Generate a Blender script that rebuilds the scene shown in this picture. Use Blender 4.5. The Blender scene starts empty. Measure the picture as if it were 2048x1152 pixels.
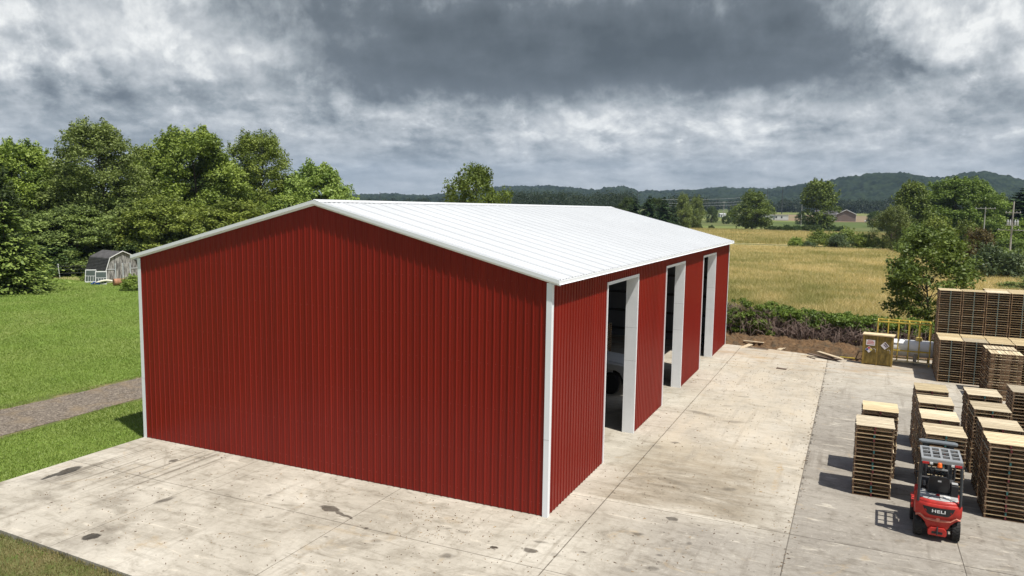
import bpy, bmesh, math, random
import numpy as np
from mathutils import Vector, Matrix

SC = bpy.context.scene
COL = SC.collection
rad = math.radians

# ------------------------------------------------------------------ camera
CAM = np.array([7.1568, -18.0365, 8.2557])
YAW, PITCH, ROLL, FPX = -0.4303, -0.1072, 0.0156, 1501.74
def cam_axes():
    f = np.array([math.sin(YAW)*math.cos(PITCH), math.cos(YAW)*math.cos(PITCH), math.sin(PITCH)])
    r = np.array([math.cos(YAW), -math.sin(YAW), 0.0]); u = np.cross(r, f)
    return math.cos(ROLL)*r+math.sin(ROLL)*u, -math.sin(ROLL)*r+math.cos(ROLL)*u, f
CR, CU, CF = cam_axes()
cd = bpy.data.cameras.new('camera'); cam = bpy.data.objects.new('camera', cd); COL.objects.link(cam)
cd.sensor_width = 36.0; cd.lens = 36.0*FPX/2048.0; cd.clip_start = 0.1; cd.clip_end = 30000
cam.matrix_world = Matrix([[CR[0], CU[0], -CF[0], CAM[0]], [CR[1], CU[1], -CF[1], CAM[1]], [CR[2], CU[2], -CF[2], CAM[2]], [0, 0, 0, 1]])
SC.camera = cam
SC.render.resolution_x, SC.render.resolution_y = 1024, 576
SC.view_settings.view_transform = 'Standard'
SC.view_settings.look = 'None'
SC.view_settings.exposure = 0.25
SC.view_settings.gamma = 1.0

# survey helpers: read a bearing off the photograph, return a place on the land
def bearing(px, py):
    d = CF + CR*(px-1024)/FPX - CU*(py-576)/FPX
    return d/np.linalg.norm(d)
def azel(px, py):
    d = bearing(px, py); return math.atan2(d[0], d[1]), math.asin(d[2])
LAND = -0.08
def tz(d):
    return LAND + (0.0104*(d-380) if d > 380 else 0.0)
def at(px, py, z=0.0):
    d = bearing(px, py); t = (z-CAM[2])/d[2]; return CAM + t*d
def far(px, dist):
    a = azel(px, 430)[0]; return np.array([CAM[0]+dist*math.sin(a), CAM[1]+dist*math.cos(a), tz(dist)])
def rise(px, py, dist):
    return CAM[2] + dist*math.tan(azel(px, py)[1])
def land(px, py):
    d = bearing(px, py); h = math.hypot(d[0], d[1]); lo, hi = 5.0, 1150.0
    for _ in range(60):
        m = (lo+hi)/2
        if CAM[2]+m*d[2]/h > tz(m): lo = m
        else: hi = m
    return np.array([CAM[0]+lo*d[0]/h, CAM[1]+lo*d[1]/h, tz(lo)])

# ------------------------------------------------------------------ light
SUN_TO = Vector((0.94, -0.38, 2.11)).normalized()
SUN_EL = math.asin(SUN_TO.z); SUN_AZ = math.atan2(SUN_TO.x, SUN_TO.y)
ld = bpy.data.lights.new('sun', 'SUN'); sun = bpy.data.objects.new('sun', ld); COL.objects.link(sun)
ld.energy = 4.9; ld.angle = rad(0.5); ld.color = (1.0, 0.955, 0.88)
sun.rotation_euler = SUN_TO.to_track_quat('Z', 'Y').to_euler(); sun.location = (30, -10, 60)

def N(nt, kind, **kw):
    n = nt.nodes.new(kind)
    for k, v in kw.items():
        if k.startswith('_'): setattr(n, k[1:], v)
    return n
def math_n(nt, op, a, b=None, c=None, clamp=False):
    n = nt.nodes.new('ShaderNodeMath'); n.operation = op; n.use_clamp = clamp
    for i, v in enumerate((a, b, c)):
        if v is None: continue
        if isinstance(v, (int, float)): n.inputs[i].default_value = v
        else: nt.links.new(v, n.inputs[i])
    return n.outputs[0]
def ramp_n(nt, src, stops, interp='LINEAR'):
    n = nt.nodes.new('ShaderNodeValToRGB'); n.color_ramp.interpolation = interp
    el = n.color_ramp.elements
    while len(el) < len(stops): el.new(0.5)
    for e, (p, c) in zip(el, stops):
        e.position = p; e.color = (*c, 1) if len(c) == 3 else c
    nt.links.new(src, n.inputs[0]); return n.outputs[0]
def noise_n(nt, vec, scale, detail=4, rough=0.55, dist=0.0):
    n = nt.nodes.new('ShaderNodeTexNoise'); n.inputs['Scale'].default_value = scale
    n.inputs['Detail'].default_value = detail; n.inputs['Roughness'].default_value = rough
    n.inputs['Distortion'].default_value = dist
    if vec is not None: nt.links.new(vec, n.inputs['Vector'])
    return n.outputs['Fac']
def mapr(nt, v, a, b, c=0.0, d=1.0, smooth=False):
    n = nt.nodes.new('ShaderNodeMapRange'); n.clamp = True
    if smooth: n.interpolation_type = 'SMOOTHSTEP'
    nt.links.new(v, n.inputs[0])
    for i, x in enumerate((a, b, c, d)): n.inputs[i+1].default_value = x
    return n.outputs[0]
def mixc(nt, f, a, b, mode='MIX'):
    n = nt.nodes.new('ShaderNodeMix'); n.data_type = 'RGBA'; n.blend_type = mode
    ins = [n.inputs['Factor'], n.inputs['A'], n.inputs['B']]
    ins = [n.inputs[0], n.inputs[6], n.inputs[7]]
    for i, v in zip(ins, (f, a, b)):
        if isinstance(v, (int, float)): i.default_value = v
        elif isinstance(v, tuple): i.default_value = (*v, 1)
        else: nt.links.new(v, i)
    return n.outputs[2]

world = bpy.data.worlds.new('World'); SC.world = world; world.use_nodes = True
def build_world():
    nt = world.node_tree; nt.nodes.clear(); L = nt.links.new
    tc = N(nt, 'ShaderNodeTexCoord'); sep = N(nt, 'ShaderNodeSeparateXYZ'); L(tc.outputs['Generated'], sep.inputs[0])
    X, Y, Z = sep.outputs
    az = math_n(nt, 'ARCTAN2', X, Y); el = math_n(nt, 'ARCSINE', Z)
    # cloud decks: bands tighten towards the horizon
    zz = math_n(nt, 'ADD', math_n(nt, 'MAXIMUM', Z, 0.0), 0.11)
    cv = N(nt, 'ShaderNodeCombineXYZ'); L(math_n(nt, 'DIVIDE', X, zz), cv.inputs[0]); L(math_n(nt, 'DIVIDE', Y, zz), cv.inputs[1])
    eb = math_n(nt, 'MULTIPLY', math_n(nt, 'LOGARITHM', math_n(nt, 'ADD', math_n(nt, 'MAXIMUM', el, 0.0), 0.045), 2.718), 0.23)
    def deck(dx, dy):
        q = N(nt, 'ShaderNodeCombineXYZ'); L(math_n(nt, 'ADD', az, dx), q.inputs[0]); L(math_n(nt, 'ADD', eb, dy), q.inputs[1]); return q.outputs[0]
    n1 = noise_n(nt, cv.outputs[0], 1.15, 6, 0.52, 0.25)
    n2 = noise_n(nt, deck(0, 0), 7.0, 8, 0.56, 0.1); n2u = noise_n(nt, deck(0.012, 0.026), 7.0, 8, 0.56, 0.1)
    n4 = noise_n(nt, deck(3, 1), 21.0, 8, 0.6, 0.1); n4u = noise_n(nt, deck(3.005, 1.010), 21.0, 8, 0.6, 0.1)
    n3 = noise_n(nt, deck(7, 2), 4.0, 3, 0.5, 0.3)
    # warp for the named cloud masses
    wx = math_n(nt, 'ADD', az, math_n(nt, 'MULTIPLY', math_n(nt, 'SUBTRACT', n3, 0.5), 0.34))
    wx = math_n(nt, 'ADD', wx, math_n(nt, 'MULTIPLY', math_n(nt, 'SUBTRACT', n2, 0.5), 0.07))
    wy = math_n(nt, 'ADD', el, math_n(nt, 'MULTIPLY', math_n(nt, 'SUBTRACT', n2, 0.5), 0.11))
    wy = math_n(nt, 'ADD', wy, math_n(nt, 'MULTIPLY', math_n(nt, 'SUBTRACT', n1, 0.5), 0.05))
    relief = math_n(nt, 'ADD', math_n(nt, 'MULTIPLY', math_n(nt, 'SUBTRACT', n2, n2u), 0.90), math_n(nt, 'MULTIPLY', math_n(nt, 'SUBTRACT', n4, n4u), 0.60))
    v = math_n(nt, 'ADD', 0.585, math_n(nt, 'MULTIPLY', math_n(nt, 'SUBTRACT', n1, 0.5), 0.55))
    v = math_n(nt, 'ADD', v, math_n(nt, 'MULTIPLY', math_n(nt, 'SUBTRACT', n2, 0.5), 0.48))
    v = math_n(nt, 'ADD', v, math_n(nt, 'MULTIPLY', math_n(nt, 'SUBTRACT', n4, 0.5), 0.17))
    n5 = noise_n(nt, deck(5, 4), 10.0, 9, 0.60, 0.25)
    crisp = math_n(nt, 'SUBTRACT', mapr(nt, n5, 0.47, 0.60, 0, 1, True), 0.45)
    fleck = mapr(nt, noise_n(nt, deck(9, 3), 15.0, 9, 0.64, 0.4), 0.58, 0.70, 0, 0.16, True)
    puff = math_n(nt, 'ADD', math_n(nt, 'ADD', relief, math_n(nt, 'MULTIPLY', crisp, 0.17)), fleck)
    masses = [(1000, 120, 420, 115, -0.47, 2.2), (1250, 20, 520, 90, -0.20), (1600, 155, 330, 70, -0.30, 2.4), (110, 200, 330, 60, -0.22, 1.8), (700, 180, 230, 40, -0.14, 2.5),
              (620, 325, 190, 30, -0.05), (350, 110, 190, 85, 0.24), (60, 50, 200, 80, 0.26), (1990, 50, 170, 75, 0.42),
              (1050, 232, 420, 26, 0.18), (1500, 262, 420, 32, 0.14), (1180, 300, 300, 20, 0.10), (1900, 250, 200, 40, 0.05)]
    for px, py, rx, ry, s, *lo in masses:
        a0, e0 = azel(px, py)
        dx = math_n(nt, 'DIVIDE', math_n(nt, 'SUBTRACT', wx, a0), rx/FPX)
        dy = math_n(nt, 'DIVIDE', math_n(nt, 'SUBTRACT', wy, e0), ry/FPX)
        if lo: dy = math_n(nt, 'ADD', math_n(nt, 'MAXIMUM', dy, 0.0), math_n(nt, 'MULTIPLY', math_n(nt, 'MINIMUM', dy, 0.0), lo[0]))
        q = math_n(nt, 'ADD', math_n(nt, 'MULTIPLY', dx, dx), math_n(nt, 'MULTIPLY', dy, dy))
        g = math_n(nt, 'EXPONENT', math_n(nt, 'MULTIPLY', q, -0.8))
        v = math_n(nt, 'ADD', v, math_n(nt, 'MULTIPLY', g, s))
    v = math_n(nt, 'ADD', v, math_n(nt, 'MULTIPLY', puff, mapr(nt, v, 0.10, 0.50, 0.12, 1.0, True)))
    # flatten towards the horizon where the decks merge
    hz = mapr(nt, el, 0.0, 0.11, 1.0, 0.0, True)
    v = math_n(nt, 'ADD', math_n(nt, 'MULTIPLY', v, math_n(nt, 'SUBTRACT', 1.0, math_n(nt, 'MULTIPLY', hz, 0.7))), math_n(nt, 'MULTIPLY', hz, 0.435))
    col = ramp_n(nt, v, [(0.0, (0.072, 0.087, 0.099)), (0.25, (0.130, 0.152, 0.172)), (0.5, (0.295, 0.326, 0.35)), (0.72, (0.48, 0.505, 0.525)), (1.0, (0.80, 0.81, 0.80))])
    bg1 = N(nt, 'ShaderNodeBackground'); L(col, bg1.inputs[0]); bg1.inputs[1].default_value = 1.0
    sky = N(nt, 'ShaderNodeTexSky', _sky_type='NISHITA', _sun_disc=False); sky.sun_elevation = SUN_EL; sky.sun_rotation = SUN_AZ
    bg2 = N(nt, 'ShaderNodeBackground'); L(sky.outputs[0], bg2.inputs[0]); bg2.inputs[1].default_value = 0.095
    mx = N(nt, 'ShaderNodeMixShader')
    op = math_n(nt, 'MULTIPLY', mapr(nt, el, 0.30, 0.75, 0, 1, True), mapr(nt, n1, 0.38, 0.58, 0.45, 1.0))
    L(op, mx.inputs[0]); L(bg1.outputs[0], mx.inputs[1]); L(bg2.outputs[0], mx.inputs[2])
    out = N(nt, 'ShaderNodeOutputWorld'); L(mx.outputs[0], out.inputs[0])
build_world()
SC.cycles.max_bounces = 6; SC.cycles.transparent_max_bounces = 8
SC.cycles.volume_bounces = 0

# ------------------------------------------------------------------ materials
MATS = {}
def mat(name, col, rough=0.6, var=0.12, scale=3.0, bump=0.0, bscale=60.0, metal=0.0, spec=0.4, attr=None, col2=None, sub=0.0, stretch=None, orand=0.0):
    if name in MATS: return MATS[name]
    m = bpy.data.materials.new(name); m.use_nodes = True; nt = m.node_tree; L = nt.links.new
    b = nt.nodes['Principled BSDF']; b.inputs['Roughness'].default_value = rough; b.inputs['Metallic'].default_value = metal
    b.inputs['Specular IOR Level'].default_value = spec
    tc = N(nt, 'ShaderNodeTexCoord'); vec = tc.outputs['Object']
    if stretch:
        mp = N(nt, 'ShaderNodeMapping'); mp.inputs['Scale'].default_value = stretch; L(vec, mp.inputs[0]); vec = mp.outputs[0]
    c = tuple(col)
    n = noise_n(nt, vec, scale, 5, 0.6)
    dark = tuple(x*(1-var) for x in c); lite = tuple(min(1, x*(1+var)) for x in c)
    cc = ramp_n(nt, n, [(0.3, dark), (0.7, lite)])
    if col2 is not None and attr:
        at_ = N(nt, 'ShaderNodeAttribute'); at_.attribute_name = attr
        cc2 = ramp_n(nt, n, [(0.3, tuple(x*(1-var) for x in col2)), (0.7, tuple(min(1, x*(1+var)) for x in col2))])
        cc = mixc(nt, at_.outputs['Fac'], cc, cc2)
    if orand:
        oi = N(nt, 'ShaderNodeObjectInfo'); hs = N(nt, 'ShaderNodeHueSaturation'); L(cc, hs.inputs['Color'])
        L(mapr(nt, oi.outputs['Random'], 0, 1, 1-orand, 1+orand*.5), hs.inputs['Value']); L(mapr(nt, math_n(nt, 'FRACT', math_n(nt, 'MULTIPLY', oi.outputs['Random'], 7.3)), 0, 1, 0.78, 1.08), hs.inputs['Saturation']); cc = hs.outputs[0]
    L(cc, b.inputs['Base Color'])
    if bump:
        bn = N(nt, 'ShaderNodeBump'); bn.inputs['Strength'].default_value = bump; bn.inputs['Distance'].default_value = 0.02
        L(noise_n(nt, vec, bscale, 4, 0.6), bn.inputs['Height']); L(bn.outputs[0], b.inputs['Normal'])
    MATS[name] = m; return m
def leaf_mat(name, c1, c2, trans=0.25, rough=0.5):
    if name in MATS: return MATS[name]
    m = bpy.data.materials.new(name); m.use_nodes = True; nt = m.node_tree; L = nt.links.new; nt.nodes.clear()
    at_ = N(nt, 'ShaderNodeAttribute'); at_.attribute_name = 'leaf_tone'
    oi = N(nt, 'ShaderNodeObjectInfo')
    cc = mixc(nt, at_.outputs['Fac'], tuple(c1), tuple(c2))
    hs = N(nt, 'ShaderNodeHueSaturation'); L(cc, hs.inputs['Color']); L(mapr(nt, oi.outputs['Random'], 0, 1, 0.85, 1.15), hs.inputs['Value'])
    L(mapr(nt, oi.outputs['Random'], 0, 1, 0.49, 0.508), hs.inputs['Hue'])
    p = N(nt, 'ShaderNodeBsdfPrincipled'); L(hs.outputs[0], p.inputs['Base Color']); p.inputs['Roughness'].default_value = rough; p.inputs['Specular IOR Level'].default_value = 0.25
    t = N(nt, 'ShaderNodeBsdfTranslucent'); L(mixc(nt, 1.0, hs.outputs[0], (1.0, 1.05, 0.55), 'MULTIPLY'), t.inputs[0])
    mx = N(nt, 'ShaderNodeMixShader'); mx.inputs[0].default_value = trans; L(p.outputs[0], mx.inputs[1]); L(t.outputs[0], mx.inputs[2])
    o = N(nt, 'ShaderNodeOutputMaterial'); L(mx.outputs[0], o.inputs[0])
    MATS[name] = m; return m

# ------------------------------------------------------------------ mesh builder and tags
class MB:
    def __init__(s): s.v = []; s.f = []; s.t = []; s.mi = []
    def add(s, vs, fs, tone=0.0, mi=0):
        o = len(s.v); s.v += [tuple(map(float, p)) for p in vs]; s.f += [tuple(i+o for i in f) for f in fs]
        s.t += [tone]*len(fs); s.mi += [mi]*len(fs); return s
    def box(s, x0, x1, y0, y1, z0, z1, tone=0.0, mi=0, M=None):
        vs = [Vector(p) for p in ((x0, y0, z0), (x1, y0, z0), (x1, y1, z0), (x0, y1, z0), (x0, y0, z1), (x1, y0, z1), (x1, y1, z1), (x0, y1, z1))]
        if M is not None: vs = [M @ p for p in vs]
        return s.add(vs, [(0, 3, 2, 1), (4, 5, 6, 7), (0, 1, 5, 4), (1, 2, 6, 5), (2, 3, 7, 6), (3, 0, 4, 7)], tone, mi)
    def tube(s, path, radii, n=8, cap=True, tone=0.0, mi=0):
        path = [Vector(p) for p in path]; rings = []; vs = []
        if isinstance(radii, (int, float)): radii = [radii]*len(path)
        up = None
        for i, p in enumerate(path):
            d = (path[min(i+1, len(path)-1)] - path[max(i-1, 0)])
            if d.length < 1e-9: d = Vector((0, 0, 1))
            d.normalize()
            if up is None: up = d.orthogonal().normalized()
            up = (up - d*up.dot(d))
            if up.length < 1e-6: up = d.orthogonal()
            up.normalize(); w = d.cross(up)
            for k in range(n):
                a = 2*math.pi*k/n; vs.append(p + (up*math.cos(a) + w*math.sin(a))*radii[i])
        fs = []
        for i in range(len(path)-1):
            for k in range(n):
                a, b = i*n+k, i*n+(k+1) % n; fs.append((a, b, b+n, a+n))
        if cap: fs += [tuple(range(n-1, -1, -1)), tuple(range((len(path)-1)*n, len(path)*n))]
        return s.add(vs, fs, tone, mi)
    def bar(s, a, b, w, h, tone=0.0, mi=0):
        a, b = Vector(a), Vector(b); d = (b-a); l = d.length; q = d.to_track_quat('Y', 'Z').to_matrix().to_4x4()
        return s.box(-w/2, w/2, 0, l, -h/2, h/2, tone, mi, Matrix.Translation(a) @ q)
    def prism(s, poly, axis, lo, hi, tone=0.0, mi=0, M=None):
        n = len(poly); vs = []
        for e in (lo, hi):
            for a, b in poly:
                p = {'x': (e, a, b), 'y': (a, e, b), 'z': (a, b, e)}[axis]; vs.append(M @ Vector(p) if M is not None else p)
        fs = [tuple(range(n-1, -1, -1)), tuple(range(n, 2*n))] + [(i, (i+1) % n, (i+1) % n+n, i+n) for i in range(n)]
        return s.add(vs, fs, tone, mi)
    def lathe(s, prof, n=24, M=None, tone=0.0, mi=0):
        vs = []; fs = []
        for r, z in prof:
            for k in range(n):
                a = 2*math.pi*k/n; p = Vector((r*math.cos(a), r*math.sin(a), z)); vs.append(M @ p if M is not None else p)
        for i in range(len(prof)-1):
            for k in range(n):
                a, b = i*n+k, i*n+(k+1) % n; fs.append((a, b, b+n, a+n))
        fs += [tuple(range(n-1, -1, -1)), tuple(range((len(prof)-1)*n, len(prof)*n))]
        return s.add(vs, fs, tone, mi)
    def loft(s, rings, tone=0.0, mi=0, cap=True):
        n = len(rings[0]); vs = [p for r in rings for p in r]; fs = []
        for i in range(len(rings)-1):
            for k in range(n):
                a, b = i*n+k, i*n+(k+1) % n; fs.append((a, b, b+n, a+n))
        if cap: fs += [tuple(range(n-1, -1, -1)), tuple(range((len(rings)-1)*n, len(rings)*n))]
        return s.add(vs, fs, tone, mi)
    def mesh(s, name, mats, fix=True):
        me = bpy.data.meshes.new(name); me.from_pydata(s.v, [], s.f)
        for m in (mats if isinstance(mats, (list, tuple)) else [mats]): me.materials.append(m)
        me.polygons.foreach_set('material_index', s.mi)
        a = me.attributes.new('leaf_tone', 'FLOAT', 'FACE'); a.data.foreach_set('value', s.t)
        if fix:
            bm = bmesh.new(); bm.from_mesh(me); bmesh.ops.recalc_face_normals(bm, faces=bm.faces); bm.to_mesh(me); bm.free()
        me.update(); return me
    def build(s, name, mats, parent=None, smooth=False, bevel=0.0, fix=True):
        return link(name, s.mesh(name, mats, fix), parent, smooth, bevel)
def link(name, me, parent=None, smooth=False, bevel=0.0):
    o = bpy.data.objects.new(name, me); COL.objects.link(o)
    if parent is not None: o.parent = parent
    if smooth is True: me.shade_smooth()
    elif smooth: me.shade_smooth(); me.set_sharp_from_angle(angle=rad(smooth))
    if bevel:
        b = o.modifiers.new('edge', 'BEVEL'); b.width = bevel; b.segments = 2; b.limit_method = 'ANGLE'; b.angle_limit = rad(40)
    return o
def tag(o, label, cat, group=None):
    o['label'] = label; o['category'] = cat
    if group: o['group'] = group
    return o
def kind(o, k): o['kind'] = k; return o
def empty(name, loc, rz=0.0, label=None, cat=None, group=None):
    o = bpy.data.objects.new(name, None); COL.objects.link(o); o.location = [float(x) for x in loc]; o.rotation_euler = (0, 0, rz)
    o.empty_display_size = 0.2
    if label: tag(o, label, cat, group)
    return o
def copy_tree(o, parent=None):
    c = o.copy(); COL.objects.link(c)
    if parent is not None: c.parent = parent
    for ch in list(o.children): copy_tree(ch, c)
    return c
def np_mesh(name, verts, nper, mats, tone=None):
    # many separate faces of nper corners each, laid out in order
    nv = len(verts); nf = nv//nper
    me = bpy.data.meshes.new(name); me.vertices.add(nv); me.vertices.foreach_set('co', np.asarray(verts, np.float32).ravel())
    me.loops.add(nv); me.loops.foreach_set('vertex_index', np.arange(nv, dtype=np.int32))
    me.polygons.add(nf); me.polygons.foreach_set('loop_start', np.arange(0, nv, nper, dtype=np.int32))
    for m in (mats if isinstance(mats, (list, tuple)) else [mats]): me.materials.append(m)
    if tone is not None:
        a = me.attributes.new('leaf_tone', 'FLOAT', 'FACE'); a.data.foreach_set('value', np.asarray(tone, np.float32))
    me.update(calc_edges=True); me.validate(); return me
def grid_mesh(name, P, mats):
    n, m = P.shape[:2]; i = np.arange(n*m).reshape(n, m)
    q = np.stack([i[:-1, :-1], i[1:, :-1], i[1:, 1:], i[:-1, 1:]], -1).reshape(-1, 4)
    me = bpy.data.meshes.new(name); me.vertices.add(n*m); me.vertices.foreach_set('co', P.reshape(-1, 3).astype(np.float32).ravel())
    me.loops.add(q.size); me.loops.foreach_set('vertex_index', q.ravel().astype(np.int32))
    me.polygons.add(len(q)); me.polygons.foreach_set('loop_start', np.arange(0, q.size, 4, dtype=np.int32))
    me.materials.append(mats); me.update(calc_edges=True); me.validate(); return me
def vnoise(x, y, seed=0):
    # smooth value noise, numpy
    rng = np.random.RandomState(seed); T = rng.rand(256, 256)
    xi = np.floor(x).astype(int); yi = np.floor(y).astype(int); fx = x-xi; fy = y-yi
    fx = fx*fx*(3-2*fx); fy = fy*fy*(3-2*fy)
    a = T[xi % 256, yi % 256]; b = T[(xi+1) % 256, yi % 256]; c = T[xi % 256, (yi+1) % 256]; d = T[(xi+1) % 256, (yi+1) % 256]
    return (a*(1-fx)+b*fx)*(1-fy)+(c*(1-fx)+d*fx)*fy

# ------------------------------------------------------------------ land
def ground_mat(name, cols, scales, bump=0.3, bscale=30, rough=0.9, tint=None):
    m = bpy.data.materials.new(name); m.use_nodes = True; nt = m.node_tree; L = nt.links.new
    b = nt.nodes['Principled BSDF']; b.inputs['Roughness'].default_value = rough; b.inputs['Specular IOR Level'].default_value = 0.15
    g = N(nt, 'ShaderNodeNewGeometry'); P = g.outputs['Position']
    n1 = noise_n(nt, P, scales[0], 6, 0.65); n2 = noise_n(nt, P, scales[1], 5, 0.65, 0.4)
    c = mixc(nt, mapr(nt, n1, 0.35, 0.65), tuple(cols[0]), tuple(cols[1]))
    c = mixc(nt, mapr(nt, n2, 0.45, 0.68), c, tuple(cols[2]))
    L(c, b.inputs['Base Color'])
    bn = N(nt, 'ShaderNodeBump'); bn.inputs['Strength'].default_value = bump; bn.inputs['Distance'].default_value = 0.1
    L(noise_n(nt, P, bscale, 4, 0.7), bn.inputs['Height']); L(bn.outputs[0], b.inputs['Normal'])
    MATS[name] = m; return m
G_MEADOW = ground_mat('meadow_green', [(0.075, 0.105, 0.030), (0.095, 0.125, 0.034), (0.14, 0.14, 0.055)], (0.05, 0.012), 0.2, 3)
G_LAWN = ground_mat('lawn_green', [(0.13, 0.20, 0.034), (0.18, 0.26, 0.052), (0.22, 0.25, 0.08)], (1.2, 0.11), 0.35, 14)
G_HAY = ground_mat('hay_gold', [(0.325, 0.28, 0.12), (0.42, 0.345, 0.165), (0.22, 0.235, 0.09)], (0.35, 0.03), 0.5, 5)
G_CORN = ground_mat('young_crop', [(0.13, 0.165, 0.045), (0.16, 0.19, 0.055), (0.22, 0.21, 0.08)], (0.05, 0.01), 0.2, 3)
G_SOIL = ground_mat('ploughed_brown', [(0.20, 0.15, 0.09), (0.26, 0.19, 0.12), (0.20, 0.17, 0.09)], (0.05, 0.01), 0.2, 3)
G_DIRT = ground_mat('bank_earth', [(0.115, 0.070, 0.037), (0.21, 0.13, 0.068), (0.085, 0.068, 0.046)], (3.4, 1.1), 1.0, 9)
G_WEED = ground_mat('scrubby_ground', [(0.10, 0.14, 0.03), (0.15, 0.16, 0.06), (0.26, 0.20, 0.11)], (1.6, 0.7), 0.7, 14)

def polar_patch(name, a0, a1, d0, d1, m, lift, na=40, nd=20):
    A, D = np.meshgrid(np.linspace(a0, a1, na), np.geomspace(d0, d1, nd), indexing='ij')
    Zz = LAND + np.where(D > 380, 0.0104*(D-380), 0) + lift
    P = np.stack([CAM[0]+D*np.sin(A), CAM[1]+D*np.cos(A), Zz], -1)
    return kind(link(name, grid_mesh(name, P[:, ::-1], m)), 'structure')
polar_patch('ground', -math.pi, math.pi, 0.5, 1400, G_MEADOW, -0.06, 180, 90)
def sheet(name, pts, m, z):
    mb = MB(); mb.add([(x, y, z) for x, y in pts], [tuple(range(len(pts)))])
    return kind(mb.build(name, m), 'structure')
def wavy(a, b, n, amp, seed):
    rng = np.random.RandomState(seed); t = np.linspace(0, 1, n); ph = rng.rand(4)*6.28
    w = amp*(0.6*np.sin(t*11+ph[0])+0.4*np.sin(t*29+ph[1])+0.3*np.sin(t*61+ph[2]))
    a = np.array(a, float); b = np.array(b, float); d = (b-a)/np.linalg.norm(b-a); nn = np.array([-d[1], d[0]])
    return [tuple(a+(b-a)*ti+nn*wi) for ti, wi in zip(t, w)]
sheet('lawn', [(-120, -45), (-19.6, -45)] + [(-15.2, -30), (-15.2, 30.5), (-22, 70), (-80, 110), (-130, 70)], G_LAWN, LAND)
# road of stone chippings
def road_mat():
    m = bpy.data.materials.new('stone_chippings'); m.use_nodes = True; nt = m.node_tree; L = nt.links.new
    b = nt.nodes['Principled BSDF']; b.inputs['Roughness'].default_value = 0.9; b.inputs['Specular IOR Level'].default_value = 0.2
    g = N(nt, 'ShaderNodeNewGeometry'); P = g.outputs['Position']
    vo = N(nt, 'ShaderNodeTexVoronoi'); vo.inputs['Scale'].default_value = 16; L(P, vo.inputs['Vector'])
    c = ramp_n(nt, vo.outputs['Color'], [(0.0, (0.08, 0.066, 0.052)), (0.5, (0.175, 0.145, 0.115)), (1.0, (0.33, 0.28, 0.225))])
    n = noise_n(nt, P, 0.9, 5, 0.6)
    c = mixc(nt, mapr(nt, n, 0.5, 0.75), c, (0.25, 0.19, 0.12))
    L(c, b.inputs['Base Color'])
    bn = N(nt, 'ShaderNodeBump'); bn.inputs['Strength'].default_value = 0.9; bn.inputs['Distance'].default_value = 0.05
    L(vo.outputs['Distance'], bn.inputs['Height']); L(bn.outputs[0], b.inputs['Normal'])
    return m
sheet('road_verge', wavy((-19.35, -42), (-20.0, 44), 60, 0.2, 5) + wavy((-23.6, 44), (-24.0, -42), 60, 0.22, 6), G_WEED, LAND+0.008)
sheet('gravel_road', wavy((-19.6, -42), (-20.3, 44), 60, 0.16, 1) + wavy((-23.3, 44), (-23.7, -42), 60, 0.18, 2), road_mat(), LAND+0.02)
sheet('hay_field', [(-75, 34.0), (-2, 34.4), (40, 30.5), (62, 100), (70, 178), (-95, 176), (-110, 90)], G_HAY, LAND+0.02)
far_az = azel(300, 430)[0]
polar_patch('hay_field', azel(200, 430)[0], azel(1700, 430)[0], 200, 348, G_HAY, 0.02, 50, 24)
polar_patch('hay_field', azel(200, 430)[0], azel(1700, 430)[0], 356, 405, G_CORN, 0.02, 50, 10)
polar_patch('crop_field', azel(1290, 430)[0], azel(1600, 430)[0], 520, 600, G_CORN, 0.04, 30, 10)
polar_patch('ploughed_field', azel(1545, 430)[0], azel(1780, 430)[0], 560, 860, G_SOIL, 0.05, 30, 10)
polar_patch('crop_field', azel(1480, 430)[0], azel(1830, 430)[0], 870, 1180, G_CORN, 0.05, 30, 10)

# ------------------------------------------------------------------ concrete pad
ST = [ # ends of each stain, half width m, strength
 (84, 958, 128, 943, .12, .95), (112, 951, 156, 934, .21, .95), (169, 1076, 197, 1070, .18, .95), (307, 1008, 352, 993, .13, .70), (337, 923, 355, 920, .12, .75),
 (643, 1012, 672, 1022, .18, .80), (668, 1022, 703, 1038, .07, .78), (533, 990, 543, 990, .06, .7), (726, 1057, 739, 1057, .08, .65), (738, 1082, 764, 1084, .11, .40),
 (878, 1113, 907, 1112, .14, .60), (979, 1095, 995, 1095, .085, .97), (1046, 1101, 1073, 1101, .12, .78), (1066, 1082, 1094, 1086, .07, .5), (1264, 1066, 1289, 1070, .10, .65),
 (1333, 1035, 1352, 1039, .10, .72), (1156, 1104, 1178, 1106, .07, .5), (1101, 1106, 1125, 1114, .10, .32), (914, 1064, 938, 1066, .07, .38), (886, 1056, 904, 1057, .06, .45),
 (1374, 820, 1432, 833, .24, .46), (1446, 842, 1494, 845, .2, .40), (1343, 884, 1358, 886, .12, .62), (1307, 953, 1388, 975, .22, .30), (1442, 978, 1473, 979, .17, .46),
 (1291, 1134, 1319, 1139, .10, .52), (1311, 1108, 1325, 1112, .07, .52), (1240, 1136, 1264, 1143, .14, .36), (1374, 1087, 1387, 1087, .06, .5), (1470, 792, 1502, 795, .14, .36), (1440, 812, 1464, 812, .12, .36),
 (530, 1034, 542, 1034, .06, .45), (644, 1073, 656, 1073, .05, .55), (812, 984, 828, 986, .05, .35), (1300, 886, 1330, 900, .2, .2), (1600, 880, 1610, 881, .06, .4)]
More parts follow.
